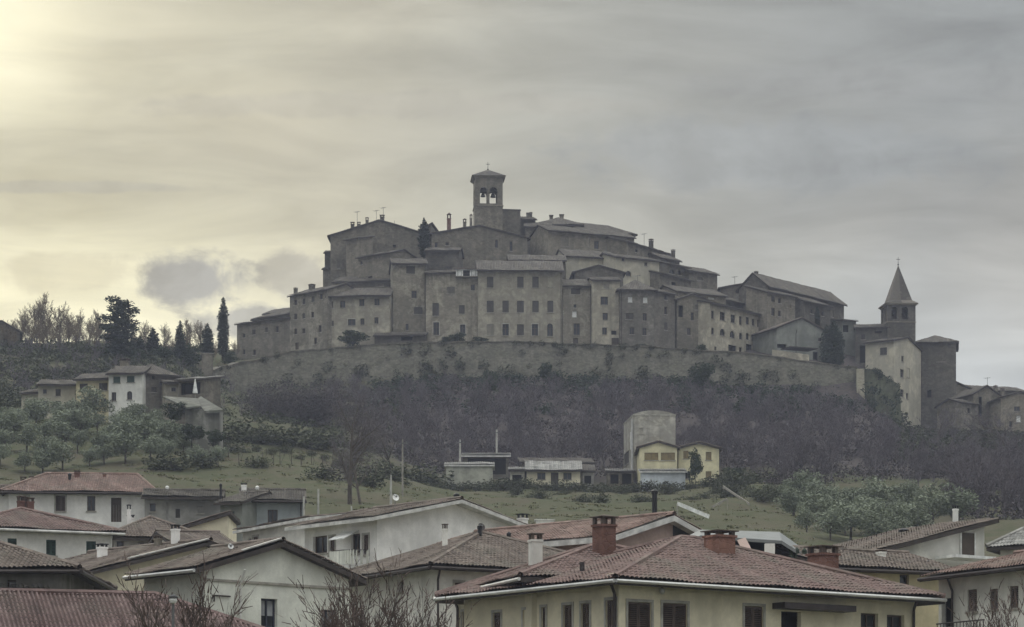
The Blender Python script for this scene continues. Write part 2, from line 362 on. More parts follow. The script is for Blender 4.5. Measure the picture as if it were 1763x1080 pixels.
def ground_mat():
    m, t, b = nodes_of('hillside_grass'); q = NT(t)
    v = q.coord(seed=False); n1 = q.noise(v, 0.035, 5, 0.6, 0.6); n2 = q.noise(v, 0.22, 6, 0.65); n3 = q.noise(v, 2.2, 5, 0.7); n4 = q.noise(v, 9.0, 3, 0.7)
    c = q.mix(q.rng(n1, 0.38, 0.62), (0.076, 0.078, 0.044), (0.10, 0.09, 0.06))
    c = q.mix(q.mul(q.rng(q.noise(v, 0.09, 5, 0.62, 1.0), 0.52, 0.60), 0.7), c, (0.085, 0.07, 0.048)); c = q.mix(q.rng(n2, 0.42, 0.62), c, (0.064, 0.073, 0.037))
    c = q.mix(q.mul(q.rng(n3, 0.45, 0.7), 0.6), c, (0.118, 0.108, 0.07))
    c = q.mix(q.mul(q.rng(n4, 0.45, 0.7), 0.35), c, (0.055, 0.056, 0.032))
    # bare woodland floor on the upper slope (leaf litter)
    pos = q.n('ShaderNodeNewGeometry'); sp = q.n('ShaderNodeSeparateXYZ'); q.lk(pos.outputs['Position'], sp.inputs[0])
    edge = q.mul(sp.outputs[1], q.mul(q.mul(n2, -0.5, 'ADD'), 60.0), 'ADD')
    side = q.mul(sp.outputs[0], q.mul(q.mul(n2, -0.5, 'ADD'), 40.0), 'ADD')
    wood = q.mul(q.rng(edge, 362, 378), q.rng(side, -26, -10))
    c = q.mix(wood, c, q.mix(q.rng(n3, 0.35, 0.65), (0.058, 0.05, 0.048), (0.092, 0.078, 0.074)))
    q.lk(c, b.inputs['Base Color']); b.inputs['Roughness'].default_value = 1.0; b.inputs['Specular IOR Level'].default_value = 0.1
    q.bump(q.mul(n3, n4, 'ADD'), 0.45, 0.15, b)
    return m
def build_ground():
    xs = np.unique(np.concatenate([np.linspace(-1400, -160, 14), np.arange(-160, 161, 3.0), np.linspace(160, 1400, 14)]))
    ys = np.unique(np.concatenate([np.linspace(-300, 40, 8), np.arange(40, 240, 6.0), np.arange(240, 560, 2.5), np.linspace(560, 2300, 18)]))
    X, Y = np.meshgrid(xs, ys); Z = ground_np(X, Y)
    V = np.stack([X.ravel(), Y.ravel(), Z.ravel()], 1); n = len(xs); I = np.arange(len(V)).reshape(X.shape)
    Q = np.stack([I[:-1, :-1].ravel(), I[:-1, 1:].ravel(), I[1:, 1:].ravel(), I[1:, :-1].ravel()], 1)
    o = link('ground', arr_mesh('ground', V, Q, ground_mat()), kind='structure')
    o.data.polygons.foreach_set('use_smooth', np.ones(len(Q), dtype=bool)); return o
build_ground()

# ------------------------------------------------------------------ houses
rng = random.Random(11)
def clip_range(poly, a):
    """b-extent of convex polygon [(a,b)...] at abscissa a"""
    lo, hi = 1e9, -1e9; n = len(poly)
    for i in range(n):
        (a0, b0), (a1, b1) = poly[i], poly[(i+1) % n]
        if (a0 - a) * (a1 - a) <= 0 and abs(a1 - a0) > 1e-9:
            b = b0 + (b1 - b0) * (a - a0) / (a1 - a0); lo = min(lo, b); hi = max(hi, b)
    return lo, hi
def tile_sheet(mb, pts, width, course, amp, seed):
    """rows of curved tiles laid over a roof slope; pts[0]->pts[1] is the eave"""
    r = random.Random(seed); ph = r.random() * 6
    p0 = Vector(pts[0]); ea = (Vector(pts[1]) - p0).normalized(); nrm = ea.cross(Vector(pts[2]) - p0).normalized()
    if nrm.z < 0: nrm = -nrm
    up = nrm.cross(ea)
    if up.z < 0: up = -up
    loc = [((Vector(p) - p0).dot(ea), (Vector(p) - p0).dot(up)) for p in pts]
    a0 = min(l[0] for l in loc); a1 = max(l[0] for l in loc); bmin = min(l[1] for l in loc)
    n = max(2, int((a1 - a0) / width)); w = (a1 - a0) / n; base = 0.07
    prof = ((0.0, 0.0), (0.28, 0.92), (0.62, 0.92), (0.9, 0.0))
    for i in range(n):
        jit = r.uniform(-0.012, 0.012); colr = r.gauss(0.5, 0.10)
        strips = []
        for (f, h) in prof + ((1.0, 0.0),):
            a = min(a1 - 1e-4, max(a0 + 1e-4, a0 + (i + f) * w)); lo, hi = clip_range(loc, a); strips.append((a, lo, hi, h * amp + base + (jit if h else 0)))
        lo = min(s[1] for s in strips); hi = max(s[2] for s in strips)
        if hi - lo < 0.05: continue
        nc = max(1, int(round((hi - lo) / course))) if course else 1
        k0 = math.floor((lo - bmin) / course) if course else 0
        for c in range(nc + 1 if course else 1):
            b0 = bmin + (k0 + c) * course if course else lo; b1 = b0 + course if course else hi
            shade = min(1, max(0, colr + r.gauss(0, 0.14))); lift = r.uniform(0.012, 0.024) if course else 0.0; dz = r.uniform(-0.006, 0.006) if course else 0.0
            k = len(mb.v); ok = False
            for (a, l, h_, z) in strips:
                q0 = min(max(b0, l), h_); q1 = min(max(b1, l), h_)
                if q1 - q0 > 1e-3: ok = True
                z = z + 0.03 * math.sin(a * 0.8 + ph) + 0.02 * math.sin(a * 2.3 + q0 * 1.1 + ph * 2)
                A = p0 + ea * a + up * q0 + nrm * (z + lift + dz); B = p0 + ea * a + up * q1 + nrm * (z + dz)
                mb.v.append(tuple(A)); mb.v.append(tuple(B))
            if not ok: del mb.v[k:]; continue
            for s in range(4):
                mb.f.append((k + 2*s, k + 2*s + 2, k + 2*s + 3, k + 2*s + 1)); mb.r.append(shade)

class House: pass
def make_window(h, root, org, O, E, N, s0, s1, z0, z1, st, detail, shm):
    """O,E: wall foot and direction; N: outward. Frame, pane, sill, shutters set into the opening"""
    def at(s, z, d): p = O + E * s + N * d; return Vector((p.x, p.y, z))
    W, Hh = s1 - s0, z1 - z0
    Z3 = Vector((0, 0, 1)); nm = 'door' if st == 'D' else 'window'
    def bar(m, a0, a1, b0, b1, d0, d1):
        m.box(at((a0 + a1) / 2, (b0 + b1) / 2, (d0 + d1) / 2), E * ((a1 - a0) / 2), N * ((d1 - d0) / 2), Z3 * ((b1 - b0) / 2))
    f = MB(); fw = min(0.075, W * 0.12); rec = -0.20
    fm = {'d': FRAME_B, 'p': FRAME_B, 'a': FRAME_B, 'w': FRAME_W, 'W': FRAME_W, 'n': FRAME_BL}.get(st, FRAME_B)
    if st in 'dpawWnN':
        if st == 'N': fm = FRAME_B
        for (a0, a1, b0, b1) in ((s0, s0 + fw, z0, z1), (s1 - fw, s1, z0, z1), (s0 + fw, s1 - fw, z0, z0 + fw), (s0 + fw, s1 - fw, z1 - fw, z1)):
            bar(f, a0, a1, b0, b1, rec - 0.05, rec + 0.02)
        if W > 0.55: bar(f, (s0 + s1) / 2 - fw * 0.5, (s0 + s1) / 2 + fw * 0.5, z0 + fw, z1 - fw, rec - 0.04, rec + 0.015)
        if Hh > 1.2: bar(f, s0 + fw, s1 - fw, z0 + Hh * 0.62, z0 + Hh * 0.62 + fw * 0.6, rec - 0.035, rec + 0.01)
        wo_ = f.build(nm, fm, root, org)
        g = MB(); g.poly([at(s0, z0, rec - 0.03), at(s1, z0, rec - 0.03), at(s1, z1, rec - 0.03), at(s0, z1, rec - 0.03)])
        g.build('pane', CURTAIN_GLINT if st in 'w' else GLASS, wo_, org)  # style w: bright glass reflection painted into the pane as white
        if st == 'W' or st == 'n':
            c = MB()
            for (a0, a1) in ((s0 + fw, s0 + W * 0.42), (s1 - W * 0.42, s1 - fw)): bar(c, a0, a1, z0 + Hh * (0.42 if st == 'n' else 0.1), z1 - fw, rec - 0.028, rec - 0.022)
            c.build('curtain', CURTAIN_GLINT if st == 'W' else MATS['grey_curtain'], wo_, org)
    elif st in 'sgBS':
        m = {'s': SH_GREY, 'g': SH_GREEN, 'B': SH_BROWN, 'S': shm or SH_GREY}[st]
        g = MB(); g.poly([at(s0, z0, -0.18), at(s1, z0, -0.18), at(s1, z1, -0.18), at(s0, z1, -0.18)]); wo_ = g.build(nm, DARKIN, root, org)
        mid = (s0 + s1) / 2
        for (a0, a1) in ((s0 + 0.01, mid - 0.008), (mid + 0.008, s1 - 0.01)):
            l = MB(); e = min(0.06, (a1 - a0) * 0.2)
            for (x0, x1, y0, y1) in ((a0, a0 + e, z0 + 0.01, z1 - 0.01), (a1 - e, a1, z0 + 0.01, z1 - 0.01), (a0 + e, a1 - e, z0 + 0.01, z0 + 0.08), (a0 + e, a1 - e, z1 - 0.08, z1 - 0.01)):
                bar(l, x0, x1, y0, y1, -0.10, -0.055)
            if detail:
                ns = max(4, int((Hh - 0.16) / 0.075))
                for i in range(ns):
                    zz = z0 + 0.08 + (i + 0.5) * (Hh - 0.16) / ns
                    l.box(at((a0 + a1) / 2, zz, -0.078), E * ((a1 - a0) / 2 - e), N * 0.022 - Z3 * 0.02, Z3 * 0.008 + N * 0.006)
            else: bar(l, a0 + e, a1 - e, z0 + 0.08, z1 - 0.08, -0.095, -0.07)
            l.build('shutter', m, wo_, org)
    elif st == 'D':
        g = MB(); n = max(3, int(W / 0.18))
        for i in range(n): bar(g, s0 + W * i / n + 0.006, s0 + W * (i + 1) / n - 0.006, z0, z1, -0.2, -0.15 - 0.008 * (i % 2))
        wo_ = g.build(nm, DOORWOOD, root, org)
        k = MB(); k.box(at(s1 - W * 0.18, z0 + Hh * 0.47, -0.12), E * 0.05, N * 0.025, Z3 * 0.02); k.build('handle', BRONZE, wo_, org)
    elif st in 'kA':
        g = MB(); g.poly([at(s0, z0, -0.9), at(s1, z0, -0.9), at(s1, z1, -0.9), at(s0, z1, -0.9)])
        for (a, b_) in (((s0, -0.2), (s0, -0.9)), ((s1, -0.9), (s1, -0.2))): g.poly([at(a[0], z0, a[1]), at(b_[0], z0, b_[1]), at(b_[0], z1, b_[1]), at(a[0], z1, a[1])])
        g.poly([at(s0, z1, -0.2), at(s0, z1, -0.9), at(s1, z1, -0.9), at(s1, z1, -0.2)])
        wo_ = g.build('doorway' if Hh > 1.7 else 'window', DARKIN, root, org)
    elif st == 'b':
        g = MB(); g.poly([at(s0, z0, -0.1), at(s1, z0, -0.1), at(s1, z1, -0.1), at(s0, z1, -0.1)]); wo_ = g.build('blocked_window', h.wall_mat, root, org)
    else: return
    if st in 'dpawsgBWnNSb' and W > 0.4:
        q = MB(); bar(q, s0 - 0.09, s1 + 0.09, z0 - 0.09, z0 - 0.004, -0.12, 0.085); q.build('sill', SILL, wo_, org)
    if st in 'pW' or (st == 'B' and detail):
        q = MB(); k = 0.11
        bar(q, s0 - k, s0 - 0.004, z0, z1, -0.02, 0.03); bar(q, s1 + 0.004, s1 + k, z0, z1, -0.02, 0.03); bar(q, s0 - k, s1 + k, z1 + 0.004, z1 + k, -0.02, 0.033)
        q.build('surround', MATS.get('pale_surround', SILL), wo_, org)

def house(name, label, cat, a, b=None, ang=None, wid=None, dep=8.0, roof='gx', pk=None, pitch=17.0, wall=None, rf=None, win=(), over=0.45, vo=0.25,
          group=None, base=None, ins=(None, None), chim=(), eave=None, gutter=None, course=None, shm=None, tilew=0.18, pipes=(), ants=(), dishes=(), fascia=0.17, tamp=0.05):
    """a: picture column, row and depth of the front-left wall top; b: the same row level at the right end (depth follows from a level eave)"""
    wall = wall or STONE; rf = rf or T_DARK; eave = eave or EAVE
    A = P(*a); ze = A.z
    if b is not None:
        db = b[2] if len(b) > 2 else a[2] * (H - a[1]) / (H - b[1])
        B = Vector(((b[0] - U0) * db / F, db, 0)); X = Vector((B.x - A.x, B.y - A.y, 0)); W = X.length; X.normalize()
    else:
        X = Vector((math.cos(math.radians(ang)), math.sin(math.radians(ang)), 0)); W = wid
    N = Vector((-X.y, X.x, 0)); A0 = Vector((A.x, A.y, 0)); near = a[2] < 250
    h = House(); h.A = A0; h.X = X; h.N = N; h.W = W; h.D = dep; h.ze = ze; h.wall_mat = wall
    def pt(s, t, z=0.0): q = A0 + X * s + N * t; return Vector((q.x, q.y, ze + z))
    h.pt = pt
    if base is None: zb = min(ground(*(pt(s, t).xy)) for s in (0, W) for t in (0, dep)) - 0.6
    else: zb = base
    zb = min(zb, ze - 1.0); h.zb = zb
    org = pt(W / 2, dep / 2); org.z = zb
    root = empty(name, org); tag(root, label, cat, group); h.root = root; h.org = org
    # roof rise
    mid = {'gx': (W/2, dep/2), 'gy': (W/2, 0), 'sb': (W/2, dep), 'sr': (W, 0), 'sl': (0, 0), 'hip': (W/2, dep/2), 'flat': (0, 0)}[roof]
    run = {'gx': dep/2, 'gy': W/2, 'sb': dep, 'sr': W, 'sl': W, 'hip': min(dep, W)/2, 'flat': 1.0}[roof]
    if pk is not None: q = pt(*mid); rise = max(0.15, CZ + (H - pk) * q.y / F - ze)
    else: rise = run * math.tan(math.radians(pitch))
    if roof == 'flat': rise = 0.0
    elif pk is not None:                                    # the given row is the eave edge: lift the wall top under the overhang
        t_ = rise / (run + over); ze = ze + over * t_; rise = max(0.12, rise - over * t_); h.ze = ze
    tp = rise / run; o = over; h.rise = rise; h.run = run; h.roof = roof
    def hz(s, t):
        if roof == 'gx': return min(t, dep - t) * tp
        if roof == 'gy': return min(s, W - s) * tp
        if roof == 'sb': return t * tp
        if roof == 'sr': return s * tp
        if roof == 'sl': return (W - s) * tp
        if roof == 'hip': return max(-o * tp, min(t, dep - t, s * ((dep/2) / i1 if W >= dep else 1), (W - s) * ((dep/2) / i2 if W >= dep else 1)) * tp)
        return 0.0
    m = min(dep, W) / 2; i1 = ins[0] or m; i2 = ins[1] or m
    h.hz = hz
    # ---- walls with openings
    faces = {'F': (A0, X, W, -N), 'R': (A0 + X * W, N, dep, X), 'K': (A0 + X * W + N * dep, -X, W, N), 'L': (A0 + N * dep, -N, dep, -X)}
    wm = MB(); wins = []
    for key, (O, E, L, ON) in faces.items():
        holes = []
        for w_ in win:
            fk = w_[5] if len(w_) > 5 else 'F'
            if fk != key: continue
            u, v, pw, ph, st = w_[:5]
            def ss(uu): k = (uu - U0) / F; return (k * O.y - O.x) / (E.x - k * E.y)
            s0, s1 = sorted((ss(u - pw / 2), ss(u + pw / 2))); y = O.y + E.y * (s0 + s1) / 2
            z1 = CZ + (H - (v - ph / 2)) * y / F; z0 = CZ + (H - (v + ph / 2)) * y / F
            s0 = max(s0, 0.12); s1 = min(s1, L - 0.12); z1 = min(z1, ze - 0.06); z0 = max(z0, zb + 0.1)
            if s1 - s0 < 0.1 or z1 - z0 < 0.1: continue
            if any(s0 < q[1] + 0.02 and s1 > q[0] - 0.02 and z0 < q[3] + 0.02 and z1 > q[2] - 0.02 for q in holes): continue
            holes.append((s0, s1, z0, z1, st))
        ssp = sorted({0.0, L} | {round(x, 4) for q in holes for x in q[:2]}); zsp = sorted({zb, ze} | {round(x, 4) for q in holes for x in q[2:4]})
        W3 = lambda s, z, d=0.0: Vector((O.x + E.x * s + ON.x * d, O.y + E.y * s + ON.y * d, z))
        for i in range(len(ssp) - 1):
            for j in range(len(zsp) - 1):
                cs, cz = (ssp[i] + ssp[i+1]) / 2, (zsp[j] + zsp[j+1]) / 2
                if any(q[0] < cs < q[1] and q[2] < cz < q[3] for q in holes): continue
                wm.poly([W3(ssp[i], zsp[j]), W3(ssp[i+1], zsp[j]), W3(ssp[i+1], zsp[j+1]), W3(ssp[i], zsp[j+1])])
        for (s0, s1, z0, z1, st) in holes:
            dd_ = -0.55 if st == 'o' else -0.24
            for (p, q) in (((s0, z0), (s1, z0)), ((s1, z0), (s1, z1)), ((s1, z1), (s0, z1)), ((s0, z1), (s0, z0))):
                wm.poly([W3(*p), W3(*q), W3(*q, dd_), W3(*p, dd_)])
            if st in 'aAo':                                       # round head: fill the two spandrels
                r = (s1 - s0) / 2; cs = (s0 + s1) / 2; zc_ = z1 - r; n = 5
                for sg in (-1, 1):
                    arc = [(cs + sg * r * math.cos(t * math.pi / 2 / n), zc_ + r * math.sin(t * math.pi / 2 / n)) for t in range(n + 1)]
                    for t in range(n):
                        c = (cs + sg * r, z1)
                        for d_ in ((0.0, -0.55) if st == 'o' else (0.0, -0.15)): wm.poly([W3(*c, d_), W3(*arc[t], d_), W3(*arc[t+1], d_)])
                        wm.poly([W3(*arc[t]), W3(*arc[t+1]), W3(*arc[t+1], -0.24), W3(*arc[t], -0.24)])
            wins.append((O, E, ON, s0, s1, z0, z1, st))
    # gables and raised walls
    if roof == 'gx':
        for s in (0, W): wm.poly([pt(s, 0), pt(s, dep), pt(s, dep/2, rise)])
    elif roof == 'gy':
        for t in (0, dep): wm.poly([pt(0, t), pt(W, t), pt(W/2, t, rise)])
    elif roof == 'sb':
        for s in (0, W): wm.poly([pt(s, 0), pt(s, dep), pt(s, dep, rise)])
        wm.poly([pt(0, dep), pt(W, dep), pt(W, dep, rise), pt(0, dep, rise)])
    elif roof in ('sr', 'sl'):
        e = W if roof == 'sr' else 0; f0 = 0 if roof == 'sr' else W
        for t in (0, dep): wm.poly([pt(f0, t), pt(e, t), pt(e, t, rise)])
        wm.poly([pt(e, 0), pt(e, dep), pt(e, dep, rise), pt(e, 0, rise)])
    h.wall = wm.build('wall', wall, root, org)
    for (O, E, ON, *r_) in wins: make_window(h, root, org, O, E, ON, *r_, near, shm)
    # ---- roof slopes (eave first)
    dz = -o * tp; polys = []
    if roof == 'gx':
        polys = [[pt(-vo, -o, dz), pt(W+vo, -o, dz), pt(W+vo, dep/2, rise), pt(-vo, dep/2, rise)],
                 [pt(W+vo, dep+o, dz), pt(-vo, dep+o, dz), pt(-vo, dep/2, rise), pt(W+vo, dep/2, rise)]]; ridges = [(pt(-vo, dep/2, rise), pt(W+vo, dep/2, rise))]
    elif roof == 'gy':
        polys = [[pt(-o, dep+vo, dz), pt(-o, -vo, dz), pt(W/2, -vo, rise), pt(W/2, dep+vo, rise)],
                 [pt(W+o, -vo, dz), pt(W+o, dep+vo, dz), pt(W/2, dep+vo, rise), pt(W/2, -vo, rise)]]; ridges = [(pt(W/2, -vo, rise), pt(W/2, dep+vo, rise))]
    elif roof == 'sb': polys = [[pt(-vo, -o, dz), pt(W+vo, -o, dz), pt(W+vo, dep+o, rise-dz), pt(-vo, dep+o, rise-dz)]]; ridges = []
    elif roof == 'sr': polys = [[pt(-o, dep+vo, dz), pt(-o, -vo, dz), pt(W+o, -vo, rise-dz), pt(W+o, dep+vo, rise-dz)]]; ridges = []
    elif roof == 'sl': polys = [[pt(W+o, -vo, dz), pt(W+o, dep+vo, dz), pt(-o, dep+vo, rise-dz), pt(-o, -vo, rise-dz)]]; ridges = []
    elif roof == 'hip':
        c = [pt(-o, -o, dz), pt(W+o, -o, dz), pt(W+o, dep+o, dz), pt(-o, dep+o, dz)]
        if W >= dep: r0, r1 = pt(i1, dep/2, rise), pt(max(i1 + 0.02, W - i2), dep/2, rise); polys = [[c[0], c[1], r1, r0], [c[1], c[2], r1], [c[2], c[3], r0, r1], [c[3], c[0], r0]]
        else: r0, r1 = pt(W/2, m, rise), pt(W/2, dep - m, rise); polys = [[c[0], c[1], r0], [c[1], c[2], r1, r0], [c[2], c[3], r1], [c[3], c[0], r0, r1]]
        ridges = [(r0, r1), (c[0], r0), (c[1], r0 if W < dep else r1), (c[2], r1), (c[3], r1 if W < dep else r0)]
    else: polys = [[pt(-vo, -vo, 0.0), pt(W+vo, -vo, 0.0), pt(W+vo, dep+vo, 0.0), pt(-vo, dep+vo, 0.0)]]; ridges = []
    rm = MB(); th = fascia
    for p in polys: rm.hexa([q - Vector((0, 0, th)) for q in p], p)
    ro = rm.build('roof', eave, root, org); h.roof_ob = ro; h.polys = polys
    if roof != 'flat':
        tm = MB()
        for i, p in enumerate(polys): tile_sheet(tm, p, tilew if near else 0.27, (0.33 if near else 0.6), tamp if near else 0.05, rng.random())
        tm.build('roof_tiles', rf, ro, org, rnd=True, kind='stuff')
    if ridges and near:
        cm = MB()
        for (p, q) in ridges:
            L = (q - p).length; n = max(1, int(L / 0.36))
            for i in range(n): cm.tube(p + (q - p) * (i / n) + Vector((0, 0, 0.09)), p + (q - p) * ((i + 1.06) / n) + Vector((0, 0, 0.105)), 0.13, 0.115, 6, False); 
        cm.r = [rng.gauss(0.5, 0.2) for _ in cm.f]
        cm.build('ridge_tiles', rf, ro, org, rnd=True, kind='stuff')
    if gutter:
        gm, which = gutter; g = MB()
        for i in which:
            p, q = polys[i][0], polys[i][1]; off = (p - q).cross(Vector((0, 0, 1))).normalized()
            c_ = (p + q) / 2; ctr = org
            if (c_ + off - Vector((ctr.x, ctr.y, c_.z))).length < (c_ - off - Vector((ctr.x, ctr.y, c_.z))).length: off = -off
            d_ = (q - p).normalized(); a_, b_ = p + off * 0.06, q + off * 0.06
            g.tube(a_ - Vector((0, 0, 0.07)), b_ - Vector((0, 0, 0.07)), 0.075, None, 8)
        g.build('gutter', gm, ro, org)
    for c in chim: chimney(h, *c)
    for p in pipes: downpipe(h, *p)
    for q in ants: antenna(h, *q)
    for q in dishes: dish(h, *q)
    return h

def roof_spot(h, u, t):
    """point on the roof in picture column u at distance t behind the front wall"""
    O = h.A + h.N * t; k = (u - U0) / F; s = (k * O.y - O.x) / (h.X.x - k * h.X.y)
    return h.pt(s, t, h.hz(s, t))
def chimney(h, u, vtop, wpx, t, style='stone', capm=None):
    p = roof_spot(h, u, t); zt = CZ + (H - vtop) * p.y / F; w = wpx * p.y / F / 2
    mat = {'stone': STONE_D, 'brick': BRICK, 'white': WHITE, 'cream': OFFWHITE, 'flue': BLACKM, 'metal': WHITEM, 'dark': STONE_D}[style]
    X, N, Z = h.X, h.N, Vector((0, 0, 1)); hh = max(0.3, zt - p.z); m = MB(); c = MB()
    if style in ('flue', 'metal'):
        m.tube(p - Z * 0.4, Vector((p.x, p.y, zt)), w, w, 10); o = m.build('chimney', mat, h.root, h.org)
        c.lathe((p.x, p.y, zt), [(w * 1.25, -0.16), (w * 1.35, -0.02), (w * 0.5, 0.06)], 10); c.build('chimney_cap', mat, o, h.org); return
    body = hh * 0.72
    z0 = p.z - 0.5; c0 = Vector((p.x, p.y, (z0 + p.z + body) / 2)); m.box(c0, X * w, N * w, Z * ((p.z + body - z0) / 2))
    m.box((p.x, p.y, p.z + body + 0.04), X * (w * 1.14), N * (w * 1.14), Z * 0.045)
    o = m.build('chimney', mat, h.root, h.org)
    for sx in (-1, 1):
        for sy in (-1, 1):
            c.box(Vector((p.x, p.y, p.z + body + 0.085 + hh * 0.08)) + X * (sx * w * 0.78) + N * (sy * w * 0.78), X * (w * 0.2), N * (w * 0.2), Z * (hh * 0.08))
    zc_ = p.z + body + 0.085 + hh * 0.16
    q = [Vector((p.x, p.y, zc_)) + X * (sx * w * 1.25) + N * (sy * w * 1.25) for sx, sy in ((-1, -1), (1, -1), (1, 1), (-1, 1))]
    top = Vector((p.x, p.y, max(zt, zc_ + 0.05)))
    c.hexa(q, [x + Z * 0.04 + (top - x) * (0.0 if style == 'white' else 0.0) for x in q])
    for i in range(4): c.poly([q[i] + Z * 0.04, q[(i+1) % 4] + Z * 0.04, top])
    c.build('chimney_cap', capm or (T_DARK_PLAIN if style != 'white' else BLACKM), o, h.org)
def downpipe(h, u, face, mat, r=0.05, top=-0.25):
    O, E = {'F': (h.A, h.X), 'R': (h.A + h.X * h.W, h.N), 'L': (h.A + h.N * h.D, -h.N)}[face]
    ON = {'F': -h.N, 'R': h.X, 'L': -h.X}[face]
    k = (u - U0) / F; s = (k * O.y - O.x) / (E.x - k * E.y); p = O + E * s
    m = MB(); q = p + ON * 0.11
    e = p + ON * 0.42 + Vector((0, 0, h.ze - 0.12)); w = Vector((q.x, q.y, h.ze + top - 0.55))
    m.tube(e, w, r, r, 8); m.tube(w, (q.x, q.y, h.zb), r, r, 8)
    m.build('downpipe', mat, h.root, h.org)
def antenna(h, u, vtop, t, bars=4):
    p = roof_spot(h, u, t); zt = CZ + (H - vtop) * p.y / F; m = MB(); r = 0.022 if p.y < 250 else 0.035
    m.tube(p - Vector((0, 0, 0.3)), (p.x, p.y, zt), r, r, 5)
    d = Vector((0.8, -0.6, 0)); e = Vector((0.6, 0.8, 0)); z = zt - 0.1
    if bars:
        c = Vector((p.x, p.y, z)); m.tube(c - d * 0.55, c + d * 0.55, r * 0.7, None, 4)
        for i in range(bars): q = c + d * (-0.5 + i / max(1, bars - 1)); m.tube(q - e * (0.42 - 0.05 * i), q + e * (0.42 - 0.05 * i), r * 0.6, None, 4)
    m.build('antenna', ANT, h.root, h.org)
def dish(h, u, v, rpx, t, mat=None, mast=True):
    p = roof_spot(h, u, t); c = P(u, v, p.y); r = rpx * p.y / F
    m = MB(); d = Vector((0.35, -0.9, 0.3)).normalized(); a = d.orthogonal().normalized(); b = d.cross(a); n = 14
    rings = [(0.0, 0.0), (0.35, 0.03), (0.7, 0.1), (1.0, 0.2)]; k = len(m.v)
    for (q, z) in rings[1:]:
        for i in range(n): t_ = 2 * math.pi * i / n; m.v.append(tuple(c + (a * math.cos(t_) + b * math.sin(t_)) * (q * r) + d * (z * r)))
    m.v.append(tuple(c)); ci = len(m.v) - 1
    for i in range(n):
        j = (i + 1) % n; m.f.append((ci, k + i, k + j)); m.r.append(.5)
        for g in range(2): m.f.append((k + g*n + i, k + (g+1)*n + i, k + (g+1)*n + j, k + g*n + j)); m.r.append(.5)
    o = m.build('satellite_dish', mat or WHITEM, h.root, h.org)
    s = MB(); s.tube(c - d * 0.02, c - d * 0.12 * 1, 0.03, None, 6); s.tube(c - d * 0.1, (c - d * 0.1).xy.to_3d() + Vector((0, 0, min(p.z - 0.1, c.z - 0.2))), 0.025, None, 6)
    s.tube(c + b * -r * 0.9 + d * 0.15 * r, c + d * r * 0.9, 0.015, None, 4); s.box(c + d * r * 0.92, a * 0.04, b * 0.04, d * 0.06)
    s.build('dish_mount', ANT, o, h.org)
T_DARK_PLAIN = plain_mat('sooty_clay', (0.11, 0.085, 0.07), 0.9)
plain_mat('grey_curtain', (0.34, 0.35, 0.37), 0.8); plain_mat('pale_surround', (0.40, 0.385, 0.345), 0.8)

# ------------------------------------------------------------------ the walled town on the hilltop
TG = 'old stone houses of the hilltop town'
TERR = 75.0
def town(label, a, b, **k):
    k.setdefault('base', None if k.pop('slope', False) else min(TERR, P(*a).z - 3))
    return house(k.pop('name', 'stone_house'), label, k.pop('cat', 'house'), a, b, group=TG, **k)
def W(*s): return list(s)

# front row along the town wall, left to right
town('long low stone house at the far left end of the town', (408, 559, 488), (499, 547), dep=8, pk=551, roof='gx', wall=STONE, base=66,
     win=[(420, 578, 4, 7, 'd'), (437, 572, 5, 9, 'd'), (459, 568, 5, 8, 's'), (477, 567, 5, 11, 'd'), (420, 606, 4, 9, 'd'), (438, 607, 5, 9, 'd')])
town('low brown roofed house peeping over the long leftmost stone house', (437, 551, 498), (500, 541), dep=7, pk=534, roof='hip', wall=STONE_D)
town('small roof behind the leftmost stone houses, highest of that cluster', (455, 542, 506), (505, 537), dep=7, pk=531, roof='gx', wall=STONE_D)
town('tall stone house with three rows of tiny windows, near the left end', (499, 511, 481), (563, 500), dep=9, pk=494, roof='gx', wall=STONE_P,
     win=[(509, 521, 5, 9, 'd'), (523, 519, 5, 10, 'd'), (539, 515, 5, 10, 's'), (553, 511, 5, 9, 'd'), (509, 545, 5, 10, 'd'), (523, 544, 5, 9, 's'), (538, 542, 5, 10, 'd'),
          (509, 571, 5, 10, 'd'), (523, 570, 5, 9, 'd'), (551, 566, 5, 12, 'd'), (543, 587, 5, 11, 'd'), (511, 596, 6, 12, 'D')],
     chim=[(509, 496, 5, 2.5), (537, 490, 8, 3.5)])
town('pale stone house with wide eaves above a dark ivy dome', (563, 512, 476), (671, 510), dep=8, pk=497, roof='gx', wall=PALE_ST, over=0.7,
     win=[(570, 525, 7, 12, 'd'), (590, 524, 9, 12, 'd'), (623, 521, 9, 12, 'd'), (649, 520, 9, 12, 'd'), (569, 557, 11, 9, 's'), (605.5, 555, 13, 11, 'p'), (624, 554, 7, 11, 'd'), (648, 552, 7, 11, 'd'),
          (569, 582, 5, 7, 'd')])
town('lean-to house with a stepped dark roof above the wide eaved house', (574, 487, 486), (671, 484), dep=6, roof='sb', pk=477, wall=STONE_D, win=[(655, 490, 12, 7, 'b')])
town('narrow tall house with shuttered top window left of the dark cypress foot', (676, 455, 477), (734, 456), dep=8, pk=446, roof='gx', wall=STONE_P, over=0.6,
     win=[(707, 465, 15, 13, 's'), (713, 507, 9, 13, 'd'), (720, 535, 15, 12, 's'), (701, 563, 5, 11, 'd')], pipes=[(732, 'F', COPPER)])
town('low dark lean-to at the foot of the narrow tall house', (645, 579, 472), (731, 578), dep=3.5, roof='sb', pk=573, wall=STONE_D, win=[(700, 583, 20, 7, 'k')])
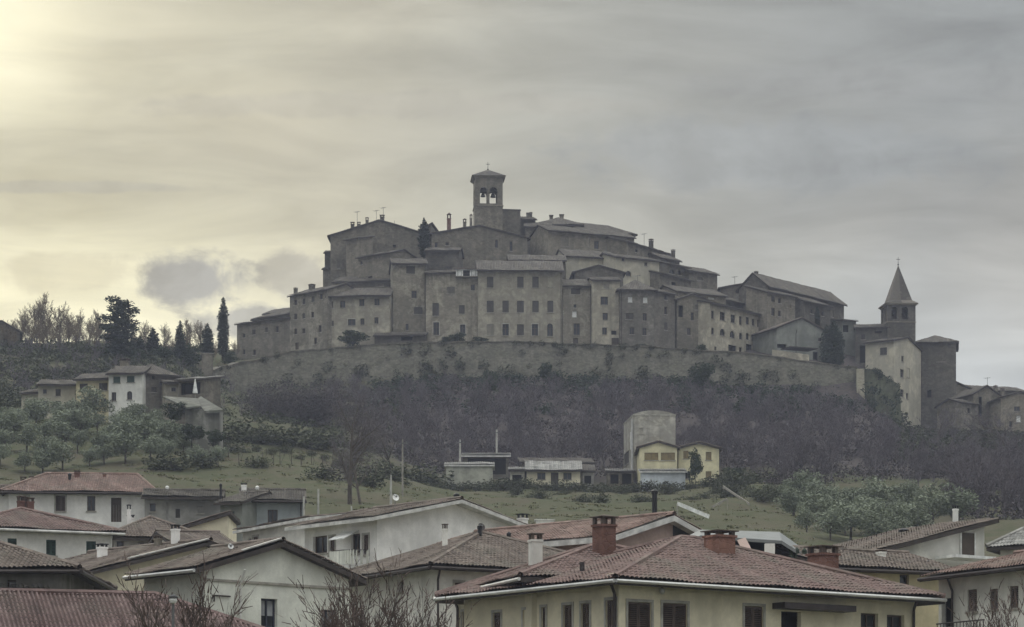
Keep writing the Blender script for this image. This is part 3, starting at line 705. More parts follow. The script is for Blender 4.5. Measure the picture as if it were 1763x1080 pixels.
lg = town('wide patched stone house carrying a white framed loggia on top', (733, 471, 475), (823, 471), dep=8, pk=466, roof='gx', wall=STONE_P, rf=T_DARK,
     win=[(750, 533, 11, 22, 's'), (795, 533, 10, 15, 's'), (751, 566, 10, 22, 'p'), (796.5, 567, 9, 16, 'p'), (814, 495, 7, 10, 'd'), (776, 500, 14, 12, 'b')])
town('small upper house with a flat dark roof left of the white loggia', (733, 433, 482), (790, 432), dep=6, pk=427, roof='gx', wall=STONE_D, win=[(771, 464, 14, 10, 's')])
town('long plastered palace with three rows of shuttered windows, largest facade', (823, 467, 474), (968, 468), dep=9, pk=450, roof='gx', wall=PALAZZO, over=0.75, name='palace', cat='palace',
     win=[(844, 486, 11, 19, 's'), (870, 479, 11, 5, 'b'), (896, 486, 11, 19, 's'), (922, 486, 11, 19, 's'), (948, 486, 10, 17, 'b'),
          (844, 528, 12, 20, 's'), (870.5, 528, 11, 20, 's'), (896, 528, 12, 20, 's'), (922, 528, 11, 20, 's'), (947.5, 528, 10, 20, 's'),
          (844, 568, 12, 19, 'b'), (870.5, 568, 11, 20, 'p'), (896, 568, 12, 19, 's'), (921, 568, 11, 20, 'p'), (947, 568, 10, 22, 'a')], pipes=[(966, 'F', COPPER)])
town('thin roofed house between the palace roof and the dark hall', (877, 449, 486), (973, 450), dep=6, pk=440, roof='gx', wall=STONE_D)
town('narrow house with a hooded doorway right of the palace', (969, 493, 475), (1018, 494), dep=7, pk=482, roof='gx', wall=STONE_P,
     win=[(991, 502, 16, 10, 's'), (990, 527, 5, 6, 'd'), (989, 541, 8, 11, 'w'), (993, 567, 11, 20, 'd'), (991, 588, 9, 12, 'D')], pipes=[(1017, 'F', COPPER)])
town('pale streaked house with a lower left patch of new plaster', (1020, 483, 474), (1067, 484), dep=7, pk=478, roof='gx', wall=PALE_ST,
     win=[(1044, 493, 10, 8, 'b'), (1040.5, 518, 13, 14, 'd'), (1042, 545, 9, 12, 'd'), (1041, 570, 8, 12, 'd'), (1057, 573, 9, 7, 'k'), (1060, 589, 14, 14, 'D')])
town('low gabled attic behind the streaked house', (990, 469, 483), (1073, 470), dep=6, roof='gy', pk=457, wall=STONE_D, win=[(1050, 476, 10, 6, 'b')])
town('square house with two bright white upper windows', (1068, 500, 473), (1126, 501), dep=8, pk=485, roof='hip', wall=STONE_P, over=0.6,
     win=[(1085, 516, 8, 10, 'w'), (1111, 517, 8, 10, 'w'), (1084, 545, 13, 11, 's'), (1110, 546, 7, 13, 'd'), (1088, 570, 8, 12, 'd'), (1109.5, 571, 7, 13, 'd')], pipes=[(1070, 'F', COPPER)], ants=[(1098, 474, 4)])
town('slim house with three slit windows in one column', (1126, 502, 474), (1162, 508), dep=7, pk=497, roof='gx', wall=STONE,
     win=[(1146, 512, 5, 9, 'd'), (1146, 535, 5, 13, 'd'), (1146, 562, 5, 13, 's')])
town('dark gabled house left of the pale many windowed house', (1166, 517, 477), (1222, 521), dep=8, roof='gy', pk=505, wall=STONE_D,
     win=[(1192, 545, 5, 14, 'd'), (1208, 548, 5, 10, 'd'), (1186, 571, 6, 12, 'd'), (1199, 529, 5, 9, 'b'), (1208, 576, 5, 9, 'd'), (1172, 536, 8, 20, 'k')])
town('pale house with two rows of dark windows, roof falling to the right', (1222, 522, 477), (1315, 545), dep=8, pk=527, roof='gx', wall=PALE_ST, over=0.7,
     win=[(1227, 542, 5, 14, 'd'), (1244, 544.5, 9, 15, 'd'), (1262, 549, 8, 14, 'd'), (1275, 552, 5, 15, 'd'), (1287, 552.5, 6, 13, 'd'), (1297, 555, 5, 12, 'd'), (1306, 557, 5, 13, 'd'),
          (1227, 570, 5, 12, 'a'), (1244, 572, 9, 12, 'a'), (1261, 576, 9, 12, 'a'), (1275.5, 578.5, 6, 12, 'a'), (1287, 579, 6, 12, 'a'), (1297, 582, 5, 12, 'd'), (1306, 587, 6, 18, 'd'),
          (1232, 600, 4, 7, 'd'), (1261, 601, 14, 13, 'k'), (1275, 603, 5, 10, 'd'), (1290, 600, 11, 14, 'k')])
gh = town('blank grey rendered gabled house with a terrace on the wall', (1337, 566, 480), (1424, 573), dep=9, roof='gy', pk=547, wall=GREYGREEN, rf=T_BROWN,
     win=[(1412, 585, 6, 6, 'd'), (1404, 614, 9, 16, 'k'), (1345, 596, 18, 7, 'k')], pipes=[(1370, 'F', COPPER)])
town('tall dark stone range stepping down towards the church, long sloping roofline', (1322, 495, 493), (1453, 527), dep=6, pk=487, roof='gx', wall=STONE_D, over=0.6,
     win=[(1331, 513, 6, 10, 'd'), (1331, 536, 6, 14, 'd'), (1341, 516, 5, 9, 'd'), (1341, 539, 5, 10, 'd'), (1352, 523, 11, 6, 'k'), (1386, 520, 6, 9, 'b'), (1394, 512, 9, 8, 'b'), (1432, 540, 6, 12, 'b')],
     chim=[(1302, 474, 5, 3)])
town('dark house end with a roof rising right to a lone chimney', (1241, 496, 500), (1301, 496), dep=9, roof='sr', pk=485, wall=STONE_D, win=[(1290, 516, 12, 6, 'k')], ants=[(1265, 476, 3)])
town('narrow green stained house beside the ivy, below the long range', (1450, 552, 494), (1474, 553), dep=7, roof='sb', pk=550, wall=GREYGREEN, win=[(1456, 566, 10, 12, 'k')])
town('low house with one tall dark window left of the church tower', (1473, 565, 489), (1531, 564), dep=8, roof='gx', pk=559, wall=STONE_D, win=[(1486, 580, 7, 10, 'd'), (1485, 610, 9, 30, 'k'), (1512, 572, 12, 4, 'k')])
town('smooth cream house on the bastion with slit windows down its right side', (1490, 591, 482.5), (1539, 588, 480), dep=12, roof='gx', pk=583, wall=PALE, slope=True, over=0.5,
     win=[(1521, 605, 12, 13, 's'), (1554, 618, 4, 10, 'd', 'R'), (1553, 643, 6, 14, 'd', 'R'), (1564, 642, 5, 16, 'b', 'R'), (1553, 677, 6, 13, 'd', 'R'), (1562, 682, 4, 10, 'd', 'R')])
town('massive blank stone choir of the church right of the spire', (1575, 591, 492), (1646, 593, 491), dep=9, roof='hip', pk=580, wall=STONE_D, slope=True, name='church_choir', cat='church', win=[(1600, 678, 7, 13, 'k'), (1620, 615, 14, 16, 'b')])
town('low stone house right of the church choir, roof falling right', (1646, 674, 493), (1679, 675), dep=8, roof='sl', pk=658, wall=STONE, slope=True, win=[(1658, 690, 4, 8, 'd'), (1665, 710, 4, 8, 'd')])
town('dark stone house with a tall slit, second from the right edge of town', (1676, 680, 484), (1722, 683), dep=8, roof='gy', pk=664, wall=STONE_D, slope=True,
     win=[(1688, 700, 6, 34, 'k'), (1705, 705, 5, 8, 'd')], chim=[(1714, 663, 5, 2), (1726, 667, 5, 2)], ants=[(1700, 650, 2)])
town('last stone house of the town at the right picture edge', (1723, 686, 480), (1790, 688), dep=8, roof='gy', pk=674, wall=STONE, slope=True,
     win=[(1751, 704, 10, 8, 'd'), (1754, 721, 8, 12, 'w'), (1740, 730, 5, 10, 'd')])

town('plain stone house behind the dark slit house, near the right edge', (1680, 672, 500), (1766, 676), dep=8, roof='gx', pk=666, wall=STONE, slope=True, win=[(1735, 682, 6, 7, 'd')])
town('small stone house squeezed between choir foot and right edge houses', (1655, 694, 482), (1684, 697), dep=6, roof='gx', pk=688, wall=STONE_P, slope=True, win=[(1668, 707, 5, 9, 'd')])
town('projecting block with four small windows under the long range', (1321, 504, 487), (1369, 512), dep=5, roof='sb', pk=497, wall=STONE, win=[(1331, 515, 6, 10, 'd'), (1331, 537, 6, 14, 'd'), (1342, 518, 5, 9, 'd'), (1342, 540, 5, 10, 'd'), (1358, 526, 6, 8, 'b')])
town('low lean-to block at the right foot of the long range', (1384, 519, 492), (1430, 529), dep=4, roof='sb', pk=512, wall=STONE_D, win=[(1398, 536, 5, 9, 'd'), (1416, 540, 5, 9, 'd')])
# middle and upper rows
town('big dark gabled house crowning the left shoulder of the town', (569, 407, 498), (738, 406), dep=12, roof='gy', pk=379, wall=STONE_D, over=0.55,
     win=[(632, 421, 6, 7, 'b'), (642, 391, 5, 8, 'k'), (679, 424, 5, 5, 'k'), (583, 455, 5, 16, 'b'), (591, 455, 4, 16, 'b')],
     chim=[(607, 382, 6, 3), (618, 382, 5, 4), (632, 374, 5, 4), (658, 370, 7, 3)], ants=[(615, 364, 5), (648, 362, 5, 3), (660, 357, 5, 3), (679, 380, 3, 0)])
town('narrow stepped annex on the left flank of the big gabled house', (559, 436, 501), (600, 436), dep=6, roof='sb', pk=432, wall=STONE_D, over=0.3)
town('lower buttress house at the left foot of the big gabled house', (556, 464, 499), (585, 464), dep=5, roof='sb', pk=461, wall=STONE_D, over=0.3)
town('pale strip of a lean-to high on the big gabled house', (596, 414, 494), (616, 411), dep=4, roof='sb', pk=408, wall=STONE)
town('stone annex with a slanting roof in front of the big gabled house', (616, 445, 490), (672, 436), dep=7, roof='gx', pk=434, wall=STONE, win=[(622, 453, 4, 6, 'd'), (637, 478, 8, 4, 'k')])
town('small dark house behind the town cypress, roof rising right', (700, 411, 499), (742, 410), dep=7, roof='sr', pk=385, wall=STONE_D, over=0.3)
town('broad stone hall with a low gable below the campanile', (743, 403, 497), (908, 410), dep=12, roof='gy', pk=388, wall=STONE_D, over=0.6, name='stone_hall', cat='hall',
     win=[(855, 420, 5, 14, 'd'), (880, 424, 5, 17, 'd'), (751, 422, 5, 9, 'd'), (770, 420, 6, 6, 'd')], chim=[(773, 366, 6, 6, 'brick'), (800, 376, 5, 6), (811, 368, 4, 6)])
town('flat topped ruin block attached right of the campanile', (864, 360, 508), (896, 361), dep=6, roof='flat', wall=STONE_D, over=0.1, vo=0.1)
town('low jagged building stepping down right of the campanile block', (895, 378, 509), (922, 379), dep=6, roof='gx', pk=374, wall=STONE_D, chim=[(909, 367, 5, 2), (914, 366, 4, 3)])
town('dark tall house between the hall and the pale upper houses', (904, 392, 506), (948, 392), dep=8, roof='gx', pk=384, wall=STONE_D)
town('long upper house with brown patches, in the row below the skyline', (944, 398, 499), (1091, 411), dep=8, roof='gx', pk=394, wall=STONE, over=0.6,
     win=[(972, 415, 13, 18, 'b'), (1027, 422, 8, 14, 'd'), (1066, 423, 9, 9, 's'), (1012, 417, 6, 16, 'b')])
town('skyline house with a rounded ridge and chimney knobs above the long upper house', (920, 388, 514), (1001, 388), dep=9, roof='hip', pk=376, wall=STONE_D, chim=[(949, 371, 6, 4), (967, 370, 7, 4)])
town('skyline house with a flat hipped roof, right of the rounded ridge', (992, 396, 512), (1092, 405), dep=9, roof='hip', pk=387, wall=STONE_D, ins=(2, 3))
town('house with a roof sliding down right below the skyline', (1080, 417, 501), (1157, 440), dep=8, roof='gx', pk=420, wall=STONE_D, win=[(1096, 432, 5, 6, 'd'), (1120, 440, 5, 6, 'd')],
     chim=[(1121, 411, 6, 4)], ants=[(1109, 402, 4)])
town('small house ending the skyline row, roof tip with a chimney', (1140, 446, 504), (1170, 451), dep=6, roof='gx', pk=438, wall=STONE_D, chim=[(1159, 430, 5, 3)], win=[(1146, 452, 5, 9, 'b')])
town('pale cream blank wall house under the long upper house', (974, 442, 491), (1060, 447), dep=7, roof='gx', pk=432, wall=PALE, over=0.5)
town('pale cream house with a small round headed opening, above the square house', (1060, 443, 489), (1135, 451), dep=8, roof='gx', pk=440, wall=PALE, over=0.35,
     win=[(1082, 471, 9, 9, 'a'), (1112, 455, 5, 6, 'd'), (1073, 447, 5, 6, 'd')])
town('dark low house right of the cream house with a round headed opening', (1135, 471, 491), (1190, 484), dep=8, roof='gx', pk=470, wall=STONE_D, win=[(1160, 489, 8, 6, 'k')])
town('dark house with arched top opening behind the dark low house', (1150, 455, 500), (1186, 462), dep=7, roof='gx', pk=452, wall=STONE_D, win=[(1157, 468, 10, 8, 'a'), (1170, 470, 6, 8, 'd')])
town('square dark house before the dip in the skyline', (1186, 467, 502), (1235, 474), dep=8, roof='gx', pk=460, wall=STONE_D, win=[(1205, 480, 10, 6, 'b')])
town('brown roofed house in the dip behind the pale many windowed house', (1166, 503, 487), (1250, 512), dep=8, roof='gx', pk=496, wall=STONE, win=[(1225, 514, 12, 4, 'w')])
town('dim terrace house beneath the lone chimney house', (1240, 516, 492), (1312, 530), dep=7, roof='gx', pk=512, wall=STONE_D, win=[(1285, 528, 8, 5, 'k')])

# white framed loggia on the patched house
m = MB(); L0 = -0.75
for q_ in (0.595, 0.70, 0.86, 0.975): m.box(lg.pt(lg.W * q_, L0, -0.15), lg.X * 0.13, lg.N * 0.1, (0, 0, 0.55))
m.box(lg.pt(lg.W * 0.785, L0, 0.36), lg.X * (lg.W * 0.21), lg.N * 0.08, (0, 0, 0.10)); m.box(lg.pt(lg.W * 0.648, L0 + 0.02, -0.2), lg.X * 0.28, lg.N * 0.05, (0, 0, 0.45)); m.box(lg.pt(lg.W * 0.918, L0 + 0.02, -0.2), lg.X * 0.3, lg.N * 0.05, (0, 0, 0.45))
m.build('loggia', FRAME_W, lg.root, lg.org)
m = MB(); m.box(lg.pt(lg.W * 0.785, -0.4, 0.62), lg.X * (lg.W * 0.24), lg.N * 0.75 + Vector((0, 0, 0.15)), (0, 0, 0.08)); m.build('loggia_roof', T_DARK_PLAIN, lg.root, lg.org)
m = MB(); m.box(lg.pt(lg.W * 0.785, -0.35, -0.78), lg.X * (lg.W * 0.21), lg.N * 0.5, (0, 0, 0.09)); m.build('loggia_floor', STONE_D, lg.root, lg.org)
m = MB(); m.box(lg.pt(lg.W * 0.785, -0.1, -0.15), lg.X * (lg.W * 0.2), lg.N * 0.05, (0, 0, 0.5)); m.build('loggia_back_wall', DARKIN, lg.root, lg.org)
# canopy and pale terrace parapet of the grey gabled house
m = MB(); m.box(P(1376, 601, 477), gh.X * 2.6, gh.N * 1.6, (0, 0, 0.07)); m.build('canopy', EAVE, gh.root, gh.org)
o = MB(); a_, b_ = P(1330, 602, 475), P(1393, 611, 476); d_ = (b_ - a_); d_.z = 0; d_.normalize(); n_ = Vector((-d_.y, d_.x, 0))
o.hexa([a_ - Vector((0, 0, 1.9)), b_ - Vector((0, 0, 1.6)), b_ + n_ * 0.3 - Vector((0, 0, 1.6)), a_ + n_ * 0.3 - Vector((0, 0, 1.9))], [a_, b_, b_ + n_ * 0.3, a_ + n_ * 0.3])
tag(o.build('terrace_parapet', PALE_ST, None, a_), 'pale plastered terrace parapet before the grey gabled house', 'parapet')

# campanile: open belfry with two arches on each side, bells, low roof, weathervane
def tower_open(label, uL, uR, vE, d, pk, v0, v1, fr, base, spire, ang=0.0, band=None):
    A_ = P(uL, vE, d); Wd = (uR - uL) * d / F / math.cos(math.radians(ang)); h = House(); X = Vector((math.cos(math.radians(ang)), math.sin(math.radians(ang)), 0)); N = Vector((-X.y, X.x, 0))
    ze = A_.z; A0 = Vector((A_.x, A_.y, 0)); org = A0 + (X + N) * (Wd / 2); org.z = base
    root = tag(empty('bell_tower', org), label, 'tower'); za, zb_ = CZ + (H - v1) * d / F, CZ + (H - v0) * d / F
    m = MB(); th = 0.55
    for (O, E, ON) in ((A0, X, -N), (A0 + X * Wd, N, X), (A0 + (X + N) * Wd, -X, N), (A0 + N * Wd, -N, -X)):
        Q = lambda s, z, dd: Vector((O.x + E.x * s - ON.x * dd, O.y + E.y * s - ON.y * dd, z))
        edges = [0.0]; 
        for (c, w_) in fr: edges += [(c - w_ / 2) * Wd, (c + w_ / 2) * Wd]
        edges.append(Wd)
        for dd in (0.0, th):
            m.poly([Q(0, base, dd), Q(Wd, base, dd), Q(Wd, za, dd), Q(0, za, dd)]); m.poly([Q(0, zb_, dd), Q(Wd, zb_, dd), Q(Wd, ze, dd), Q(0, ze, dd)])
            for i in range(0, len(edges), 2): m.poly([Q(edges[i], za, dd), Q(edges[i+1], za, dd), Q(edges[i+1], zb_, dd), Q(edges[i], zb_, dd)])
        for (c, w_) in fr:
            s0, s1 = (c - w_ / 2) * Wd, (c + w_ / 2) * Wd; r = (s1 - s0) / 2; n = 6
            m.poly([Q(s0, za, 0), Q(s1, za, 0), Q(s1, za, th), Q(s0, za, th)])
            for (s) in (s0, s1): m.poly([Q(s, za, 0), Q(s, zb_ - r, 0), Q(s, zb_ - r, th), Q(s, za, th)])
            for sg in (-1, 1):
                arc = [((s0 + s1) / 2 + sg * r * math.cos(t * math.pi / 2 / n), zb_ - r + r * math.sin(t * math.pi / 2 / n)) for t in range(n + 1)]
                for t in range(n):
                    for dd in (0.0, th): m.poly([Q((s0 + s1) / 2 + sg * r, zb_, dd), Q(*arc[t], dd), Q(*arc[t+1], dd)])
                    m.poly([Q(*arc[t], 0), Q(*arc[t+1], 0), Q(*arc[t+1], th), Q(*arc[t], th)])
    m.poly([A0 + X * 0.1 + N * 0.1 + Vector((0, 0, za - 0.05)), A0 + X * (Wd - .1) + N * 0.1 + Vector((0, 0, za - 0.05)), A0 + X * (Wd - .1) + N * (Wd - .1) + Vector((0, 0, za - 0.05)), A0 + X * .1 + N * (Wd - .1) + Vector((0, 0, za - 0.05))])
    m.build('wall', STONE_D, root, org)
    C3 = A0 + (X + N) * (Wd / 2)
    for (z, k, hh) in ((ze - 0.12, 1.07, 0.1), (ze + 0.06, 1.16, 0.08)) + (((za - 0.35, 1.05, 0.09),) if not spire else ((za - 0.5, 1.04, 0.08),)): c = MB(); c.box((C3.x, C3.y, z), X * (Wd / 2 * k), N * (Wd / 2 * k), (0, 0, hh)); c.build('cornice', STONE, root, org)
    zp = CZ + (H - pk) * (d + Wd / 2) / F; r = MB(); z1 = ze + 0.15
    if spire:
        n = 8; k = Wd * 0.5 * 1.17
        bq = [Vector((C3.x, C3.y, z1)) + X * (k * x_) + N * (k * y_) for x_, y_ in ((-1, -1), (0, -1), (1, -1), (1, 0), (1, 1), (0, 1), (-1, 1), (-1, 0))]
        kk = Wd * 0.5 * 0.83
        mq = [Vector((C3.x, C3.y, z1 + (zp - z1) * 0.085)) + X * (kk * x_) + N * (kk * y_) for x_, y_ in ((-.97, -.97), (0, -1), (.97, -.97), (1, 0), (.97, .97), (0, 1), (-.97, .97), (-1, 0))]
        for i in range(8):
            j = (i + 1) % 8; r.poly([bq[i], bq[j], mq[j], mq[i]], rng.random()); r.poly([mq[i], mq[j], Vector((C3.x, C3.y, zp))], rng.random())
        r.poly(list(reversed(bq)))
    else:
        k = Wd * 0.5 * 1.22; bq = [Vector((C3.x, C3.y, z1)) + X * (k * x_) + N * (k * y_) for x_, y_ in ((-1, -1), (1, -1), (1, 1), (-1, 1))]
        for i in range(4): r.poly([bq[i], bq[(i+1) % 4], Vector((C3.x, C3.y, zp))], rng.random())
        r.poly(list(reversed(bq)))
    ro = r.build('roof', T_DARK, root, org, rnd=True)
    q = MB(); top = Vector((C3.x, C3.y, zp)); q.tube(top - Vector((0, 0, 0.2)), top + Vector((0, 0, 1.35)), 0.05, 0.03, 6); q.box(top + Vector((0, 0, 0.95)), (0.32, 0, 0), (0, 0.03, 0), (0, 0, 0.035)); q.lathe(top, [(0.02, -0.1), (0.13, 0.0), (0.13, 0.12), (0.02, 0.22)], 8)
    q.build('cross', BLACKM, ro, org)
    for (cc, w_) in fr:
        for off in ((0.3,) if not spire else (0.3,)):
            b_ = MB(); cp = A0 + X * (cc * Wd) + N * (Wd * off); zz = zb_ - 0.75; rb = w_ * Wd * 0.36
            b_.lathe((cp.x, cp.y, zz), [(rb * 0.98, -rb * 1.5), (rb, -rb * 1.35), (rb * 0.72, -rb * 0.8), (rb * 0.58, -rb * 0.2), (rb * 0.35, 0.0), (0.04, 0.03)], 12)
            b_.box((cp.x, cp.y, zz + 0.1), X * (w_ * Wd * 0.5 + 0.1), N * 0.09, (0, 0, 0.1)); b_.build('bell', BRONZE, root, org)
    if spire:
        m = MB(); m.box(Vector((C3.x, C3.y, (za + zb_) / 2)) + N * (Wd * 0.12) - X * (Wd * 0.06), X * (Wd * 0.36), N * 0.06, (0, 0, (zb_ - za) / 2 - 0.05)); m.build('added_dark_board', DOORWOOD, root, org)  # dark board added inside to block light seen through the arches
    return root
tower_open('square campanile with two open bell arches, highest point of the town', 817.5, 865.5, 304, 506, 292, 322, 350, ((0.31, 0.25), (0.67, 0.28)), 80.0, False, ang=4)
tower_open('church tower with a pointed pyramid spire at the right end of town', 1528, 1577, 523, 488, 456, 528, 549, ((0.24, 0.2), (0.62, 0.23)), 70.0, True, ang=6)

# ------------------------------------------------------------------ town wall, bastion, retaining walls: ragged top, irregular face
def wall_run(name, label, pts, th, bottom, mat, seg=2.2, jag=0.22, batter=0.10, shade_cope=None, seed=1, cat='wall'):
    """pts: (column, row, depth) of the top edge; face leans back and bulges a little"""
    r = random.Random(seed); top = []
    for i in range(len(pts) - 1):
        p, q = P(*pts[i]), P(*pts[i+1]); n = max(1, int((q - p).length / seg))
        for k in range(n): top.append(p + (q - p) * (k / n))
    top.append(P(*pts[-1])); org = top[len(top) // 2].copy(); org.z = min(bottom(p) for p in top); rows = 5; m = MB()
    grid = []
    for i, p in enumerate(top):
        a = top[max(0, i - 1)]; b = top[min(len(top) - 1, i + 1)]; d = (b - a); d.z = 0; d.normalize(); n = Vector((d.y, -d.x, 0))
        zt = p.z + r.uniform(-jag, jag); zb = bottom(p); col = []
        for k in range(rows + 1):
            f = k / rows; z = zb + (zt - zb) * f; col.append(Vector((p.x, p.y, z)) + n * ((1 - f) * (zt - zb) * batter + (r.uniform(-0.1, 0.1) if 0 < k < rows else 0)))
        grid.append((col, n, zt))
    for i in range(len(grid) - 1):
        for k in range(rows): m.poly([grid[i][0][k], grid[i+1][0][k], grid[i+1][0][k+1], grid[i][0][k+1]])
        t0, t1 = grid[i][0][-1], grid[i+1][0][-1]; b0, b1 = t0 - grid[i][1] * th, t1 - grid[i+1][1] * th
        m.poly([t0, t1, b1, b0]); m.poly([b0, b1, b1 - Vector((0, 0, 6)), b0 - Vector((0, 0, 6))])
    for g in (grid[0], grid[-1]):
        t = g[0][-1]; bk = t - g[1] * th; m.poly([g[0][0], t, bk, bk - Vector((0, 0, t.z - g[0][0].z))])
    root = tag(empty(name, org), label, cat); m.build('wall', mat, root, org)
    if shade_cope:
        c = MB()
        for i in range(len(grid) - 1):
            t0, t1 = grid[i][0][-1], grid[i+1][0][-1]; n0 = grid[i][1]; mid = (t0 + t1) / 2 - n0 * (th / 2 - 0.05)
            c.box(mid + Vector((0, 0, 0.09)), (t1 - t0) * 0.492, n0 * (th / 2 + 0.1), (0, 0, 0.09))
        c.build('shade_line_coping', shade_cope, root, org)  # coping in dark stone paints the shade line along the wall top
    return root
gb = lambda p: ground(p.x, p.y - 3) - 1.2
WALLTOP = [(352, 642, 458), (410, 626, 466), (500, 608, 468), (580, 600, 468), (650, 593, 467.5), (735, 590.5, 467), (900, 590, 466), (1100, 597, 466), (1300, 611, 468), (1400, 624, 470), (1476, 634, 472)]
wall_run('town_wall', 'long curving old stone town wall under the front row of houses', WALLTOP, 1.2, lambda p: ground(p.x, p.y - 4) - 1.4, TOWNWALL, jag=0.14, batter=0.12, shade_cope=STONE_D, seed=3)
wall_run('bastion', 'ivy grown bastion with slanting top below the cream house', [(1474, 634, 471), (1489, 635, 470), (1506, 636, 469), (1549, 663, 474)], 1.2, lambda p: ground(p.x, p.y - 3) - 2.0, wall_mat('ivy_stone', (0.125, 0.135, 0.095), 0.45, 0.6, (0.055, 0.075, 0.04)), jag=0.06, batter=0.06, seed=8)
o = MB(); c_ = P(1481, 636, 470); gz = CZ + (H - 722) * 470 / F
o.hexa([Vector((c_.x - .65, c_.y - 1.0, gz)), Vector((c_.x + .65, c_.y - 1.0, gz)), Vector((c_.x + .65, c_.y + .5, gz)), Vector((c_.x - .65, c_.y + .5, gz))],
       [Vector((c_.x - .6, c_.y - .55, c_.z)), Vector((c_.x + .6, c_.y - .55, c_.z)), Vector((c_.x + .6, c_.y + .5, c_.z)), Vector((c_.x - .6, c_.y + .5, c_.z))])
tag(o.build('buttress', wall_mat('pale_quoin_stone', (0.36, 0.34, 0.28), 0.5, 0.5), None, (c_.x, c_.y, gz)), 'pale stone corner buttress where wall meets ivy grown bastion', 'buttress')
o = MB(); c_ = P(357, 612, 448)
o.box((c_.x, c_.y, c_.z - 3.6), (0.85, 0.1, 0), (-0.1, 0.9, 0), (0, 0, 3.6)); o.box((c_.x, c_.y, c_.z + 0.12), (1.0, 0.1, 0), (-0.1, 1.0, 0), (0, 0, 0.12))
tag(o.build('stone_pillar', STONE_D, None, (c_.x, c_.y, c_.z - 7)), 'tall stone pillar ending the escarpment on the left', 'pillar')

# ------------------------------------------------------------------ villas on the left slope, sheds in the middle
VG = 'villas on the left slope'
house('villa', 'small stone villa wing at the left end of the villa row', 'house', (37, 678, 352), (68, 677), dep=6, roof='gx', pk=672, wall=PALE, group=VG)
house('villa', 'grey stone villa with four small windows, second in the villa row', 'house', (66, 664, 350), (130, 664), dep=7, roof='gx', pk=655, wall=PALE, group=VG, over=0.6,
      win=[(77, 674, 7, 8, 'd'), (100, 676, 9, 12, 's'), (79, 697, 9, 13, 's'), (101, 697, 9, 13, 's'), (127, 697, 6, 12, 'd')])
house('villa', 'yellowish villa with a terrace, third in the villa row', 'house', (131, 655, 348), (187, 654), dep=7, roof='gx', pk=644, wall=PALEYEL, group=VG, over=0.6,
      win=[(144, 667, 14, 13, 's'), (178, 666, 15, 13, 's'), (143, 694, 9, 15, 'a'), (178, 693, 9, 14, 'd')])
house('villa', 'brightest pale villa of the row with two shuttered upper windows', 'house', (187, 645, 346), (245, 644), dep=8, roof='gx', pk=631, wall=OFFWHITE, group=VG, over=0.6,
      win=[(201, 654, 12, 11, 'g'), (225, 653, 13, 11, 'g'), (196, 683, 8, 15, 'd'), (223, 681, 9, 15, 'a')], chim=[(215, 618, 14, 5, 'stone'), (195, 628, 4, 2)])
house('villa', 'dark rubble villa right of the brightest pale villa', 'house', (245, 644, 347), (303, 649), dep=8, roof='hip', pk=631, wall=STONE, group=VG, win=[(264, 650, 5, 7, 'd'), (265, 671, 9, 9, 's')])
house('villa_annex', 'low annex with a small square white framed window', 'annex', (285, 660, 345), (312, 661), dep=5, roof='gx', pk=656, wall=PALE_ST, win=[(299, 671, 8, 7, 'p')])
ph = house('garden_shelter', 'open garden shelter with a thin pale roof beside the pillar', 'shelter', (307, 656, 343), (351, 653), dep=4, roof='sb', pk=650, wall=STONE_D, rf=T_GREY, over=0.5, win=[(328, 669, 34, 20, 'k')])
house('hill_house', 'dark gabled house roof at the far left edge of the ridge', 'house', (-30, 572, 470), (34, 574), dep=9, roof='gy', pk=552, wall=STONE_D, win=[(10, 585, 8, 8, 'd')])
# closed white parasol
o = MB(); c_ = P(336, 681, 340); o.tube(c_ - Vector((0, 0, 0.4)), c_ + Vector((0, 0, 2.0)), 0.03, None, 6)
r_ = empty('parasol', c_ - Vector((0, 0, 0.4))); tag(r_, 'closed white parasol in front of the garden shelter', 'parasol'); og = c_ - Vector((0, 0, 0.4))
o.build('pole', POLEWOOD, r_, og); o = MB(); o.lathe(c_, [(0.30, 0.25), (0.28, 0.5), (0.17, 1.2), (0.05, 1.95)], 10); o.build('canopy', FRAME_W, r_, og)
# concrete cistern house with slanting pale slab roofs
cr = empty('cistern_house', P(340, 770, 318)); og = cr.location.copy(); tag(cr, 'derelict concrete outbuilding with slanting pale slab roof below the villas', 'outbuilding')
o = MB(); b0 = [P(318, 702, 318), P(378, 708, 316), P(384, 706, 323), P(330, 697, 325)]; lowz = ground(og.x, og.y) - 2
o.hexa([Vector((p.x, p.y, lowz)) for p in b0], b0); o.build('wall', wall_mat('streaky_concrete', (0.27, 0.265, 0.235), 0, 1.0, (0.16, 0.16, 0.13)), cr, og)
o = MB(); sl = [P(279, 682, 324), P(322, 701, 316.5), P(346, 699, 317), P(340, 686, 326)]; o.hexa([p - Vector((0, 0, 0.2)) for p in sl], sl)
sl = [P(336, 690, 324), P(352, 709, 316), P(384, 707, 315.5), P(346, 684, 326)]; o.hexa([p - Vector((0, 0, 0.2)) for p in sl], [p + Vector((0, 0, 0.1)) for p in sl])
o.build('roof_slab', wall_mat('mossy_slab', (0.17, 0.17, 0.145), 0, .9, (0.11, 0.115, 0.085)), cr, og)
o = MB(); p = [P(343, 752, 315.4), P(351, 752, 315.4), P(351, 742, 315.4), P(347, 738, 315.4), P(343, 742, 315.4)]; o.hexa(p, [q + Vector((0, 0.3, 0)) for q in p]); o.build('doorway', DARKIN, cr, og)

